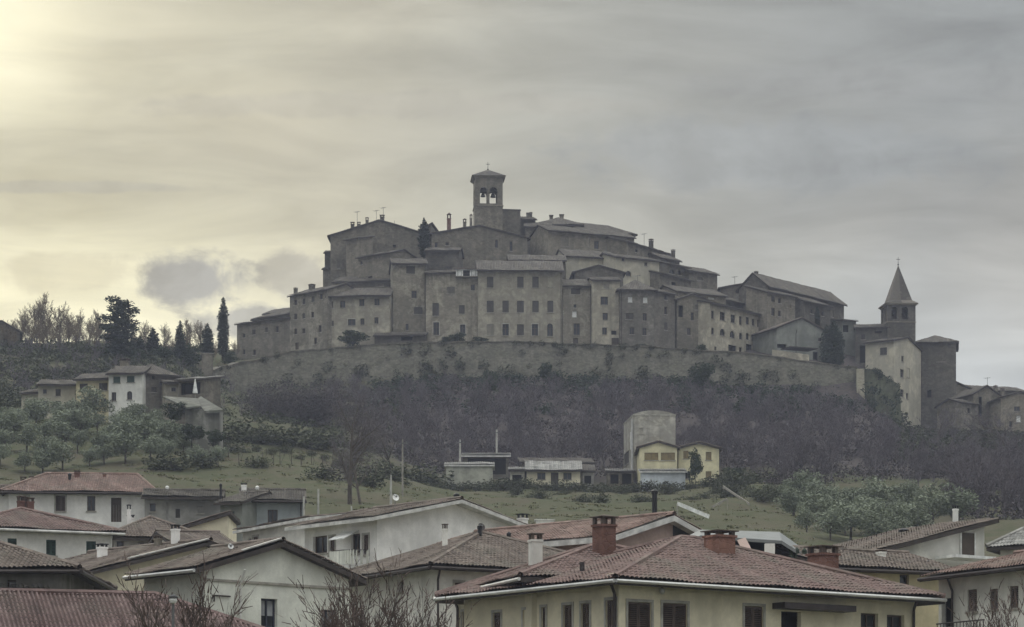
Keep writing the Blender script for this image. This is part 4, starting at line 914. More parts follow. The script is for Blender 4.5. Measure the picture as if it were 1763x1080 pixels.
house('shed', 'long pale metal garden shed with a rounded light roof, leftmost shed', 'shed', (768, 801, 358), (848, 801), dep=4, roof='gx', pk=797, wall=wall_mat('dirty_cream_sheet', (0.38, 0.38, 0.32), 0, .6), rf=T_GREY, over=0.2, eave=EAVE_P)
house('shed', 'dark open shed with a pale flat roof behind the metal garden shed', 'shed', (797, 785, 366), (876, 785), dep=5, roof='sb', pk=781, wall=STONE_D, rf=T_GREY, over=0.4, eave=EAVE_P, win=[(838, 803, 66, 28, 'k')])
house('shed', 'small tool shed with a dark doorway left of the cottage', 'shed', (878, 810, 361), (903, 810), dep=3, roof='sb', pk=806, wall=CONCRETE, rf=T_GREY, over=0.2, win=[(890, 826, 16, 17, 'k')])
house('cottage', 'low cream cottage with one door and two windows', 'cottage', (907, 811, 360), (999, 811), dep=5, roof='gx', pk=795, wall=CREAM, rf=T_GREY, over=0.6,
      win=[(932, 820, 14, 12, 'd'), (977, 820, 14, 12, 'd'), (955, 826, 13, 25, 'D')])
house('shed', 'long dark lean-to roof behind the cream cottage', 'shed', (898, 797, 367), (1021, 798), dep=4, roof='sb', pk=790, wall=STONE_D, over=0.3)
house('shed', 'small cluttered lean-to right of the cream cottage', 'shed', (1003, 812, 361), (1022, 812), dep=4, roof='sb', pk=802, wall=GREYWALL, over=0.2, win=[(1012, 826, 12, 14, 'k')])
house('shed', 'dark open sided shed between the cottage and the concrete store', 'shed', (1046, 812, 362), (1091, 812), dep=4, roof='sb', pk=808, wall=STONE_D, rf=T_GREY, over=0.2, win=[(1058, 825, 14, 16, 'k'), (1079, 825, 16, 18, 'k')])
# concrete store with a shallow barrel roof
sh = house('concrete_store', 'tall bare concrete store with a shallow curved top', 'store', (1091, 713, 364), (1163, 714), dep=9, roof='flat', wall=CONCRETE, over=0.1, vo=0.05, base=None, ants=[(1140, 690, 4)],
           win=[(1078, 790, 10, 22, 's', 'L'), (1104, 742, 7, 10, 'b')], eave=CONCRETE)
m = MB(); n = 10; pr = [(sh.W * i / n, 0.5 * math.sin(math.pi * i / n) ** 0.8) for i in range(n + 1)]
for i in range(n):
    (s0, z0), (s1, z1) = pr[i], pr[i+1]
    m.poly([sh.pt(s0, 0, z0), sh.pt(s1, 0, z1), sh.pt(s1, sh.D, z1), sh.pt(s0, sh.D, z0)]); m.poly([sh.pt(s0, 0.0, 0), sh.pt(s1, 0.0, 0), sh.pt(s1, 0.0, z1), sh.pt(s0, 0.0, z0)])
m.build('curved_top', CONCRETE, sh.root, sh.org)
m = MB(); p_ = sh.pt(-0.12, 0.4); m.tube(Vector((p_.x, p_.y, sh.zb)), p_ - Vector((0, 0, 0.6)), 0.13, None, 8); m.build('downpipe', ZINC, sh.root, sh.org)
m = MB(); c_ = sh.pt(-0.2, 1.2, -3.2); m.box(c_, (0.04, 0, 0), (0, 0.45, 0), (0, 0, 1.1)); m.build('white_panel', WHITEM, sh.root, sh.org)
house('yellow_house', 'yellow gabled house with a pair of wide shuttered windows', 'house', (1101, 771, 357), (1166, 771), dep=8, roof='gy', pk=760, wall=YELLOW, rf=T_BROWN, over=0.35, group='yellow houses beside the store',
      win=[(1121.5, 786, 24, 13, 'S'), (1150, 786, 24, 13, 'S')], shm=plain_mat('olive_shutter_paint', (0.20, 0.155, 0.07), 0.6))
house('yellow_house', 'yellow gabled house with a leafy tree before it', 'house', (1168, 772, 358), (1238, 772), dep=8, roof='gy', pk=762, wall=YELLOW, rf=T_BROWN, over=0.35, group='yellow houses beside the store', vo=0.3,
      win=[(1181, 783, 9, 14, 'S'), (1220, 785, 10, 14, 'S'), (1220, 818, 10, 13, 'S'), (1184, 818, 10, 13, 'd')], shm=MATS['olive_shutter_paint'])
house('shed', 'low white shed with a flat grey roof below the yellow houses', 'shed', (1105, 812, 352), (1180, 812), dep=4, roof='sb', pk=808, wall=wall_mat('bluish_white_sheet', (0.60, 0.64, 0.67), 0, .35), rf=T_GREY, over=0.3, eave=EAVE_P, win=[(1190, 822, 4, 10, 'k')])

# ------------------------------------------------------------------ the new village in the foreground
FG = 'houses of the village below'
def fg(label, *a, **k):
    k.setdefault('rf', T_BROWN); k.setdefault('over', 0.6); k.setdefault('group', FG)
    global fg_last
    fg_last = house(k.pop('name', 'village_house'), label, k.pop('cat', 'house'), *a, **k); return fg_last
# far row
fg('long white house with a pinkish red roof at the far left', (15, 848, 222), (258, 850), dep=9, roof='hip', pk=818, wall=WHITE, rf=T_PINK, ins=(2.5, 1.2), gutter=(COPPER, (0,)),
   win=[(104, 867, 17, 27, 'B'), (157, 867, 14, 26, 'd'), (200, 878, 18, 42, 'D'), (42, 867, 14, 24, 'B')], chim=[(133, 812, 9, 3.5, 'brick'), (120, 816, 5, 2.5, 'flue'), (40, 822, 9, 3, 'stone'), (54, 824, 7, 3, 'stone'), (180, 822, 5, 3.5, 'brick')])
fg('white side wing at the left picture edge joined to long white house', (-60, 850, 224), (17, 848), dep=8, roof='gx', pk=838, wall=WHITE, rf=T_BROWN)
fg('low grey stone annex with a flat dark eave behind the yellow gable', (249, 857, 219), (380, 858), dep=6, roof='gx', pk=846, wall=GREYWALL, rf=T_DARK, win=[(263, 874, 10, 14, 'd'), (306, 884, 8, 16, 's'), (288, 880, 4, 30, 'b'), (345, 878, 10, 12, 'b')],
   chim=[(288, 838, 5, 3, 'metal')])
fg('blue grey house with two dark windows and a white boiler box', (417, 863, 214), (522, 864), dep=7, roof='gx', pk=845, wall=BLUEGREY, rf=T_DARK, gutter=(COPPER, (0,)),
   win=[(427, 893, 14, 32, 'd'), (469.5, 889, 17, 23, 'd')], pipes=[(518, 'F', COPPER)], chim=[(420, 834, 9, 3, 'white'), (443, 838, 5, 3, 'metal')])
fg('grey green wing with one green shuttered window, left of blue grey house', (379, 868, 213), (417, 866), dep=7, roof='gx', pk=850, wall=GREYGREEN, rf=T_DARK, win=[(397, 889, 13, 17, 'g')], chim=[(380, 834, 4, 3, 'flue')])
fg('small yellow gabled wall facing the grey stone annex', (317, 909, 186), (392, 909), dep=6, roof='sr', pk=884, wall=CREAM, rf=T_BROWN, over=0.25, win=[(348, 897, 5, 5, 'k')])
# second row
fg('white house with red hipped roof and green shutters', (-60, 909, 166), (193, 919), dep=9, roof='hip', pk=879, wall=WHITE, rf=T_RED, ins=(4, 4.0), gutter=(EAVE_P, (0,)), course=0.38,
   win=[(21, 940, 16, 26, 'g'), (88, 943, 17, 27, 'g'), (157, 945, 17, 26, 'g')], chim=[(36, 853, 11, 6, 'brick'), (52, 857, 11, 5.5, 'brick')], pipes=[(190, 'F', FRAME_W)])
fg('brown roofed low house tucked behind the red hipped roof', (196, 927, 176), (345, 931), dep=9, roof='hip', pk=898, wall=OFFWHITE, rf=T_BROWN, win=[(207, 940, 12, 16, 'd'), (245, 942, 8, 14, 'B')], chim=[(222, 868, 6, 3, 'white'), (225, 888, 10, 5, 'white')])
fg('dull brown roofed house between the cream and the pale green gable', (300, 938, 168), (398, 941), dep=8, roof='gx', pk=918, wall=OFFWHITE, rf=T_BROWN)
fg('low house with a long pale eave in front of blue grey house', (418, 915, 184), (545, 892), dep=7, roof='gx', pk=893, wall=OFFWHITE, rf=T_BROWN, eave=EAVE_P, win=[(440, 934, 9, 20, 'B'), (430, 934, 5, 14, 'd')])
w9 = fg('white house with broad gable, balcony and small pale awning', (649, 894, 160), (908, 917), dep=6.4, roof='gy', pk=862, wall=WHITE, rf=T_BROWN, over=0.9, vo=0.7, fascia=0.2,
   win=[(572, 940, 9, 32, 'B', 'L'), (551, 938, 24, 30, 'd', 'L'), (612, 936, 16, 34, 'd', 'L'), (630, 938, 9, 34, 'B', 'L'), (612, 1000, 22, 40, 'k', 'L'), (600, 995, 12, 30, 'd', 'L')],
   chim=[(900, 884, 13, 1.5, 'white'), (786, 851, 8, 5, 'flue')], dishes=[(681, 857, 6, 4)], eave=EAVE_P)
# balcony with curved slatted front and awning
O_ = w9.A + w9.N * w9.D; E_ = -w9.N
def on_left(u, d=0.0): k = (u - U0) / F; s = (k * O_.y - O_.x) / (E_.x - k * E_.y); return O_ + E_ * s - w9.X * d
p0, p1 = on_left(588), on_left(641); zt = CZ + (H - 948) * p1.y / F; zl = CZ + (H - 974) * p1.y / F; m = MB(); sl_ = MB()
cc = (p0 + p1) / 2; L_ = (p1 - p0).length; out = -w9.X
arcp = [cc + (p1 - p0) * (-0.5 + i / 22) + out * (0.35 + 1.0 * (1 - (2 * i / 22 - 1) ** 4)) for i in range(23)]
lo_ = [p0] + arcp + [p1]
m.hexa([Vector((p.x, p.y, zl - 0.2)) for p in lo_], [Vector((p.x, p.y, zl)) for p in lo_]); bo = m.build('balcony', EAVE_P, w9.root, w9.org)
for i, p in enumerate(arcp):
    s_ = MB(); s_.box((p.x, p.y, (zl + zt) / 2 + 0.03), w9.N * 0.085, w9.X * 0.015, (0, 0, (zt - zl) / 2 - 0.02)); s_.build('slat', GREENWHITE, bo, w9.org)
for i in range(22):
    a_, b_ = arcp[i], arcp[i+1]; sl_.tube((a_.x, a_.y, zt), (b_.x, b_.y, zt), 0.03, None, 5)
sl_.build('handrail', COPPER, bo, w9.org)
m = MB(); a_, b_ = on_left(592), on_left(618); z_ = CZ + (H - 913) * b_.y / F
m.hexa([Vector((a_.x, a_.y, z_ - .05)), Vector((b_.x, b_.y, z_ - .05)), Vector((b_.x, b_.y, z_ - .55)) + out * 1.1, Vector((a_.x, a_.y, z_ - .55)) + out * 1.1],
       [Vector((a_.x, a_.y, z_)), Vector((b_.x, b_.y, z_)), Vector((b_.x, b_.y, z_ - .5)) + out * 1.1, Vector((a_.x, a_.y, z_ - .5)) + out * 1.1]); m.build('awning', WHITEM, w9.root, w9.org)
# third row
fg('cream house with a long pale verge and white topped chimneys', (150, 990, 132), (540, 1018), dep=8.5, roof='gy', pk=934, wall=CREAM, rf=T_BROWN, over=0.7, vo=0.5, gutter=(ZINC, (0,)), fascia=0.18,
   win=[(250, 985, 10, 20, 'd')], chim=[(302, 904, 11, 2.0, 'white'), (272, 925, 10, 3.0, 'stone'), (176, 938, 13, 4.0, 'white')])
g7 = fg_last
g8 = fg('pale grey green gabled house with a blue framed window', (352, 982, 116), None, ang=42, wid=7.4, dep=4.2, roof='gy', pk=934, wall=GREENWHITE, rf=T_BROWN, over=0.7, vo=0.35, fascia=0.2, gutter=(ZINC, (0,)),
   win=[(463.5, 1056, 28, 50, 'n'), (566, 1070, 26, 40, 'n')], dishes=[(397, 941, 5, 1.5)], pipes=[(411, 'F', EAVE_P)])
for hh_, f0, f1 in ((g7, 0.30, 0.98), (g8, 0.45, 0.97)):              # bright metal flashing along the verge
    m = MB(); a_ = hh_.pt(hh_.W / 2 * f0, -0.42 if hh_ is g7 else -0.28, hh_.rise * f0 + 0.16); b_ = hh_.pt(hh_.W / 2 * f1, -0.42 if hh_ is g7 else -0.28, hh_.rise * f1 + 0.16)
    m.box((a_ + b_) / 2, (b_ - a_) / 2, hh_.N * 0.09, (0, 0, 0.03)); m.build('verge_flashing', plain_mat('dull_flashing', (0.42, 0.42, 0.40), 0.6), hh_.root, hh_.org)
m = MB(); z_ = CZ + (H - 1008) * 119 / F; m.box(g8.pt(g8.W / 2, -0.02, z_ - g8.ze), g8.X * (g8.W / 2), g8.N * 0.04, (0, 0, 0.05)); m.build('string_course', SILL, g8.root, g8.org)
m = MB(); p_ = g8.pt(g8.W * 0.06, -0.05, -1.2); m.tube(p_, p_ + g8.X * 0.8, 0.03, None, 6); m.tube(p_, p_ - Vector((0, 0, 0.25)), 0.03, None, 6); m.build('wall_bracket', COPPER, g8.root, g8.org)
fg('pale house with a low brown pyramid roof before the broad white gable', (754, 978, 128), None, ang=30, wid=10, dep=10.0, roof='hip', pk=921, wall=OFFWHITE, rf=T_BROWN, over=0.8, gutter=(COPPER, (0, 3)), course=0.38,
   win=[(690, 1010, 9, 20, 'd', 'L'), (790, 1015, 14, 24, 'B')], chim=[(766, 902, 7, 5, 'cream'), (826, 905, 7, 4.5, 'flue'), (876, 918, 6, 5, 'flue')], pipes=[(752, 'F', COPPER)], dishes=[(828, 908, 7, 5, COPPER)])
r12 = fg('house with a white edged gable and tall black flue', (1055, 925, 134), (1236, 944), dep=12, roof='gy', pk=889, wall=PINKISH, rf=T_PINK, over=0.5, vo=0.5, eave=EAVE_P, fascia=0.26,
   win=[(1190, 935, 20, 20, 'k')], chim=[(1127, 845, 9, 2.5, 'flue')], course=0.38)
m = MB(); p = [r12.pt(r12.W * .56, -0.01, 0.1), r12.pt(r12.W * .8, -0.01, 0.1), r12.pt(r12.W * .8, -0.01, r12.rise * .26), r12.pt(r12.W * .56, -0.01, r12.rise * .74)]; m.hexa(p, [q + r12.N * -0.02 for q in p]); m.build('gable_opening', DARKIN, r12.root, r12.org)
# grey roofed loggia house behind the red hip
l12 = empty('loggia_house', P(1280, 1000, 128)); og = l12.location.copy(); og.z = ground(og.x, og.y) - 0.5; l12.location = og; tag(l12, 'loggia with a light grey slab roof behind the front red roof', 'loggia')
def slab(pts, th, mat, name):
    m = MB(); m.hexa([p - Vector((0, 0, th)) for p in pts], pts); return m.build(name, mat, l12, og)
GREYSLAB = plain_mat('light_grey_sheet_roof', (0.19, 0.198, 0.195), 0.7, 0.0, 0.15)
slab([P(1206, 922, 128.0), P(1346, 931, 128.5), P(1342, 916, 134), P(1206, 912, 134)], 0.14, GREYSLAB, 'roof_slab')
slab([P(1346, 931, 128.45), P(1402, 967, 129.5), P(1404, 960, 135), P(1342, 916, 134.05)], 0.16, GREYSLAB, 'roof_slab')
slab([P(1153, 942, 128), P(1206, 922, 128.0), P(1206, 912, 134), P(1160, 935, 133)], 0.16, GREYSLAB, 'roof_slab')
m = MB(); p = [P(1165, 1010, 133), P(1398, 1010, 133), P(1398, 965, 133), P(1342, 922, 133), P(1206, 918, 133), P(1165, 940, 133)]; m.hexa(p, [q + Vector((0, 0.4, 0)) for q in p]); m.build('back_wall', wall_mat('slate_blue_render', (0.13, 0.16, 0.21), 0, .4), l12, og)
m = MB(); z_ = P(1, 972, 130).z; m.box((P(1280, 0, 130.5).x, 130.5, (z_ + og.z) / 2), (P(1398, 0, 130.5).x - P(1280, 0, 130.5).x, 0, 0), (0, 2.2, 0), (0, 0, (z_ - og.z) / 2)); m.build('wall', PINKISH, l12, og)
for (u, w_) in ((1325, 17),):
    m = MB(); c = P(u, 953, 127.5); m.box(c, (w_ * 127.5 / F / 2, 0, 0), (0, 0.2, 0), (0, 0, 0.42)); m.build('pillar', OFFWHITE, l12, og)
m = MB(); pa, pb = P(1276, 928, 127.7), P(1290, 955, 126.5); m.box((pa + pb) / 2, (pb - pa) / 2, (0, 0.06, 0), (0.18, 0, 0.06)); m.build('brace', PINKISH, l12, og)
m = MB()
for (u, v) in ((1362, 958), (1372, 960), (1385, 961)): c = P(u, v, 129); m.lathe((c.x, c.y, c.z - .25), [(0.09, 0), (0.14, 0.25), (0.1, 0.3), (0.12, 0.6), (0.02, 0.7)], 7)
m.build('potted_plants', MATS.get('pot_green') or plain_mat('pot_green', (0.03, 0.045, 0.03), 0.8), l12, og)
# front house with the big red hipped roof
f11 = fg('large cream house with red hipped roof in the front right', (1066, 1001, 110), (1576, 1031.5), dep=10.2, roof='hip', pk=931, wall=CREAM, rf=T_RED, over=0.85, ins=(7.2, 7.5), gutter=(ZINC, (0, 3)), course=0.38, fascia=0.22, tilew=0.22,
   win=[(855.5, 1077, 13, 44, 'B', 'L'), (907.7, 1075, 14, 50, 'B', 'L'), (936, 1072, 7, 52, 'B', 'L'), (977.5, 1070, 15, 56, 'B', 'L'), (1008, 1068, 14, 58, 'B', 'L'), (1052, 1064, 17, 62, 'B', 'L'),
        (1101, 1072, 40, 70, 'B'), (1162, 1074, 42, 70, 'B'), (1298, 1076, 32, 64, 'B'), (1362, 1088, 34, 70, 'k'), (1497, 1088, 30, 64, 'd'), (1542, 1092, 30, 66, 'd')],
   chim=[(1040, 886, 29, 7.0, 'brick'), (1239, 915, 38, 3.4, 'brick'), (1417, 938, 38, 3.8, 'brick'), ], pipes=[(1062, 'L', COPPER, 0.06), (1570, 'F', COPPER, 0.06)])
m = MB(); p_ = P(1002, 968, 113.6); q_ = P(1003, 1010, 113.6); m.tube(p_, q_, 0.10, None, 10); r_ = P(1030, 1048, 113.4); m.tube(q_, r_, 0.09, None, 10); m.tube(r_, Vector((r_.x, r_.y, f11.zb)), 0.09, None, 10)
m.build('stove_pipe', COPPER, f11.root, f11.org)
m = MB()
for (u, v) in ((1131, 1031),): c = f11.pt(2.0, -0.12, -0.75); m.lathe((c.x, c.y, c.z), [(0.05, 0), (0.11, 0.08), (0.11, 0.2), (0.04, 0.26)], 8)
m.build('wall_lamp', ZINC, f11.root, f11.org)
m = MB(); c = f11.pt(f11.W * 0.62, -0.35, -0.95); m.box(c, f11.X * 1.9, f11.N * 0.4, (0, 0, 0.12)); m.build('awning_box', COPPER, f11.root, f11.org)
fg('red roofed rear wing left of the front red hipped roof', (786, 1026, 123), (915, 997), dep=9.5, roof='hip', pk=940, ins=(2.0, 6.0), wall=CREAM, rf=T_RED, over=0.7, vo=0.3, gutter=(ZINC, (0,)), course=0.38, fascia=0.2, win=[(800, 1075, 9, 44, 'B')],
   chim=[(922, 917, 19, 2.4, 'cream')], pipes=[(792, 'F', COPPER, 0.06)])
# right hand group
h13 = fg('white house with a steep single pitch roof and dark balcony door', (1505, 951, 136), None, ang=34, wid=7.0, dep=6.5, roof='sr', pk=898, wall=OFFWHITE, rf=T_BROWN, over=0.5, vo=0.5, fascia=0.2, chim=[(1645, 872, 7, 4.0, 'white'), (1556, 912, 14, 4.2, 'flue')])
O_ = h13.A; k_ = (1665 - U0) / F; s_ = (k_ * O_.y - O_.x) / (h13.X.x - k_ * h13.X.y); c_ = h13.pt(s_, 0); c_.z = CZ + (H - 938) * c_.y / F
m = MB(); m.box(c_ - h13.N * 0.02, h13.X * 0.42, h13.N * 0.03, (0, 0, 0.56)); dr_ = m.build('door', DOORWOOD, h13.root, h13.org)
m = MB()
for sx_ in (-1, 1): m.box(c_ - h13.N * 0.04 + h13.X * (0.46 * sx_), h13.X * 0.04, h13.N * 0.05, (0, 0, 0.6))
m.build('door_frame', FRAME_W, dr_, h13.org)
m = MB(); p_ = P(1663, 961, 138); m.box(p_, h13.X * 1.3, h13.N * 0.7, (0, 0, 0.07)); m.build('balcony_slab', WHITEM, h13.root, h13.org)
fg('pale yellow house with a dull brown roof right of the red hip', (1425, 979, 127), (1640, 988), dep=8, roof='gx', pk=951, wall=PALEYEL, rf=T_BROWN, over=0.6, gutter=(COPPER, (0,)), win=[(1557, 1000, 16, 22, 'd')], chim=[(1517, 955, 12, 2.6, 'cream')])
h15 = fg('pale house with faded pink roof and tall shutters at the right edge', (1616, 996, 121), (1800, 975), dep=8.5, roof='gx', pk=945, wall=OFFWHITE, rf=T_PINK, over=0.8, gutter=(COPPER, (0,)), course=0.38,
   win=[(1674, 1034, 16, 38, 'S'), (1711, 1032, 14, 36, 'S'), (1746, 1028, 15, 38, 'S'), (1630, 1055, 18, 50, 'k')], shm=plain_mat('grey_brown_shutter_paint', (0.16, 0.13, 0.115), 0.6), pipes=[(1643, 'F', COPPER)])
m = MB(); p_ = h15.pt(2.9, -0.6, -3.1); m.box(p_, h15.X * 1.6, h15.N * 0.6, (0, 0, 0.09)); bo = m.build('balcony', EAVE_P, h15.root, h15.org)
m = MB()
for i in range(15): q = p_ + h15.X * (-1.5 + i * 0.215) - h15.N * 0.55; m.tube(q, q + Vector((0, 0, 0.9)), 0.018, None, 5)
m.tube(p_ - h15.X * 1.55 - h15.N * .55 + Vector((0, 0, .9)), p_ + h15.X * 1.55 - h15.N * .55 + Vector((0, 0, .9)), 0.03, None, 6); m.build('railing', COPPER, bo, h15.org)
fg('pale low house end at right edge behind the pink roof', (1722, 944, 156), (1800, 941), dep=8, roof='hip', pk=917, wall=OFFWHITE, rf=T_GREY, win=[(1758, 952, 8, 14, 'd')])
# near left
fg('brown tiled house at the left edge with a deep shaded eave', (-150, 984, 110), (106, 984, 110), dep=8.5, roof='hip', pk=946, wall=GREYWALL, rf=T_BROWN, over=0.8, course=0.38, win=[(20, 1010, 16, 22, 'd')], gutter=(COPPER, (0, 1)))
fg('low lean-to roof under the brown tiled house at the left edge', (-80, 1024, 103), (76, 1026), dep=4.5, roof='sb', pk=1012, wall=GREYWALL, rf=T_DARK, over=0.5)
fg('nearest house with ribbed red brown tile roof in the bottom left corner', (-230, 1112, 92), None, ang=16, wid=14.0, dep=7.6, roof='hip', pk=1026, wall=OFFWHITE, rf=T_MAUVE, over=0.6, course=0.36, tilew=0.15, tamp=0.08, ins=(3.8, 4.2), gutter=(COPPER, (0,)))

# ------------------------------------------------------------------ vegetation
def quads_arr(Q):                                           # list of 4-point quads -> arrays
    V = np.array(Q, dtype=np.float32).reshape(-1, 3); return V, np.arange(len(V), dtype=np.int32).reshape(-1, 4)
def bare_tree(seed, h=8.0, trunk=0.28, spread=0.62, r0=0.16, counts=(7, 5, 4, 4), up=0.25, tw=0.016, curl=0.25, lens=(0.62, 0.5, 0.5, 0.55), clear=0.3, thin=False):
    """leafless tree: tapered trunk and limbs as tubes, fine twigs as slim blades"""
    R = random.Random(seed); limbs = MB(); twigs = []
    def rv(k): return Vector((R.gauss(0, k), R.gauss(0, k), R.gauss(0, k)))
    def branch(p, d, L, r, lv):
        n = 4 if lv < 2 else (2 if lv < 4 else 1); q = p.copy(); pts = [(q.copy(), r)]
        for i in range(n):
            d = (d + rv(curl * 0.45) + Vector((0, 0, up * 0.28))).normalized(); q = q + d * (L / n); pts.append((q.copy(), r * (1 - 0.75 * (i + 1) / n)))
        if lv < (2 if thin else 3):
            for i in range(n): limbs.tube(pts[i][0], pts[i+1][0], pts[i][1], pts[i+1][1], 6 if lv == 0 else (4 if lv == 1 else 3), False)
        else:
            for i in range(n):
                a, b = pts[i][0], pts[i+1][0]; w = (b - a).cross(rv(1.0)).normalized() * (tw * (1.0 - 0.3 * i) * (1.7 if lv == 2 else 1)); twigs.append((a - w, a + w, b + w * 0.5, b - w * 0.5))
        if lv >= len(counts): return
        for c in range(counts[lv]):
            f = (clear + (1 - clear) * (c + R.random()) / counts[lv]) if lv == 0 else (0.15 + 0.85 * (c + R.random()) / counts[lv])
            k = min(n - 1, int(f * n)); g = f * n - k; s = pts[k][0].lerp(pts[k+1][0], g); rr = pts[k][1] + (pts[k+1][1] - pts[k][1]) * g
            ax = d.orthogonal().normalized(); dd = (pts[k+1][0] - pts[k][0]).normalized(); az = R.random() * 2 * math.pi
            side = (ax * math.cos(az) + dd.cross(ax) * math.sin(az)).normalized(); sp = spread * R.uniform(0.7, 1.35)
            nd = (dd * math.cos(sp) + side * math.sin(sp)).normalized()
            branch(s, nd, L * lens[min(lv, 3)] * R.uniform(0.7, 1.15) * (1.15 - 0.45 * f if lv == 0 else 1.0), max(0.012, rr * 0.62), lv + 1)
    branch(Vector((0, 0, -0.3)), Vector((R.gauss(0, .04), R.gauss(0, .04), 1)).normalized(), h * 0.62, r0, 0)
    top = max(v[2] for q in twigs for v in q) if twigs else h
    k = h / top
    lv_ = np.array(limbs.v, dtype=np.float32) * k
    tv, tq = quads_arr([[tuple(x) for x in q] for q in twigs]); tv = tv * k
    return lv_, limbs.f, tv, tq
def leaf_arr(seed, clumps, n, size, flat=0.0):
    """leaf faces scattered through clump volumes, denser towards their surface"""
    R = np.random.default_rng(seed); C = np.array([c[:3] for c in clumps]); S = np.array([c[3:6] for c in clumps]); vol = S.prod(1) ** 0.75; pr = vol / vol.sum()
    i = R.choice(len(C), n, p=pr); d = R.normal(size=(n, 3)); d /= np.linalg.norm(d, axis=1)[:, None]; r = R.random(n) ** 0.38
    c = C[i] + d * r[:, None] * S[i]
    a = R.normal(size=(n, 3)) * np.array([1, 1, 0.55]) ; a /= np.linalg.norm(a, axis=1)[:, None]; b = R.normal(size=(n, 3)); b -= (b * a).sum(1)[:, None] * a; b /= np.linalg.norm(b, axis=1)[:, None]
    s = size * R.uniform(0.6, 1.4, (n, 1)); a = a * s; b = b * s * R.uniform(0.35, 0.6, (n, 1))
    V = np.stack([c - a, c + b * 0.9, c + a, c - b], 1).reshape(-1, 3)
    rnd = np.clip(0.5 + 0.35 * R.normal(size=n), 0, 1) * 0.6 + 0.4 * R.random(len(C))[i]
    return V.astype(np.float32), np.arange(4 * n, dtype=np.int32).reshape(-1, 4), rnd
BARK = plain_mat('grey_brown_bark', (0.085, 0.07, 0.058), 0.95, scale=5)
BARK_D = plain_mat('dark_ivy_bark', (0.04, 0.04, 0.03), 0.95, scale=5)
TWIG = plain_mat('winter_twigs', (0.118, 0.102, 0.112), 0.95, scale=0.6)
TWIG_R = plain_mat('reddish_shoots', (0.115, 0.082, 0.068), 0.9, scale=0.6)
TWIG_S = plain_mat('skyline_twigs', (0.16, 0.125, 0.085), 0.95, scale=0.6)
CYP = leaf_mat('cypress_foliage', (0.018, 0.026, 0.016), (0.04, 0.052, 0.03))
OLIVE = leaf_mat('olive_foliage', (0.14, 0.162, 0.11), (0.295, 0.325, 0.24))
HOLM = leaf_mat('evergreen_foliage', (0.022, 0.032, 0.018), (0.06, 0.078, 0.04))
IVY = leaf_mat('ivy_foliage', (0.02, 0.032, 0.02), (0.055, 0.07, 0.04))
SCRUB = leaf_mat('scrub_foliage', (0.035, 0.042, 0.024), (0.095, 0.098, 0.055))
BRAMBLE = leaf_mat('bramble_stems', (0.06, 0.052, 0.056), (0.115, 0.096, 0.098))
def limb_mesh(name, v, f, mat):
    me = bpy.data.meshes.new(name); me.from_pydata([tuple(map(float, p)) for p in v], [], f); me.materials.append(mat); return me
class Kind:
    def __init__(s, trunk, crown): s.trunk = trunk; s.crown = crown
def bare_kind(twigm=None, barkm=None, **k):
    lv, lf, tv, tq = bare_tree(**k); kd = Kind(limb_mesh('trunk', lv, lf, barkm or BARK), arr_mesh('crown', tv, tq, twigm or TWIG)); kd.raw = (lv, lf, tv, tq); kd.h = k['h']; return kd
def leafy_kind(seed, h, r, mat, n=1400, size=0.2, shape='round', trunk_h=None, barkm=None, tr=0.12):
    R = random.Random(seed); cl = []
    if shape == 'round':
        th = trunk_h if trunk_h is not None else h * 0.3
        for i in range(11):
            a = R.random() * 6.28; q = r * R.uniform(0.25, 0.72); z = th + (h - th) * R.uniform(0.22, 0.82); s = r * R.uniform(0.3, 0.52)
            cl.append((q * math.cos(a), q * math.sin(a), z, s, s, s * R.uniform(0.6, 0.85)))
        cl.append((0, 0, th + (h - th) * 0.5, r * 0.55, r * 0.55, (h - th) * 0.42))
    elif shape == 'column':
        th = h * 0.04
        for i in range(26):
            f = (i + 0.5) / 26; w = r * min(1.0, (f * 8) ** 0.5) * (1 - max(0, (f - 0.55) / 0.47) ** 2.2) * R.uniform(0.82, 1.05); w = max(w, r * 0.12)
            cl.append((R.gauss(0, r * 0.07), R.gauss(0, r * 0.07), th + f * (h - th) * 0.985, w, w, h / 19))
    elif shape == 'cedar':
        th = h * 0.2
        for i in range(26):
            f = i / 25; w = r * (0.42 + 0.6 * math.sin(math.pi * min(1, (1 - f) * 0.62 + 0.30)) - 0.25 * f) * R.uniform(0.65, 1.1); a = i * 2.4
            q = w * 0.55; cl.append((q * math.cos(a), q * math.sin(a), th + f * (h - th), w * 0.55, w * 0.55, h * 0.055))
        cl.append((0, 0, h * 0.62, r * 0.42, r * 0.42, h * 0.3)); cl.append((r * .1, 0, h * 0.95, r * .3, r * .3, h * .05))
    elif shape == 'mat':
        th = 0.0
        for i in range(16):
            a = R.random() * 6.28; q = r * math.sqrt(R.random()) * 0.8; s = h * R.uniform(0.35, 0.6); cl.append((q * math.cos(a), q * math.sin(a), h * R.uniform(0.2, 0.55), s * 1.3, s * 1.3, s))
    V, Q, rn = leaf_arr(seed, cl, n, size); m = MB()
    m.tube((0, 0, -0.4), (R.gauss(0, .05), 0, th + (h - th) * 0.25), tr, tr * 0.7, 7); top = Vector((0, 0, th + (h - th) * 0.2))
    for c in cl[:8]: m.tube(top, (c[0] * 0.8, c[1] * 0.8, c[2]), tr * 0.45, tr * 0.12, 4, False)
    me = bpy.data.meshes.new('trunk'); me.from_pydata(m.v, [], m.f); me.materials.append(barkm or BARK)
    kd = Kind(me, arr_mesh('crown', V, Q, mat, rn)); kd.h = h; kd.r = r; return kd
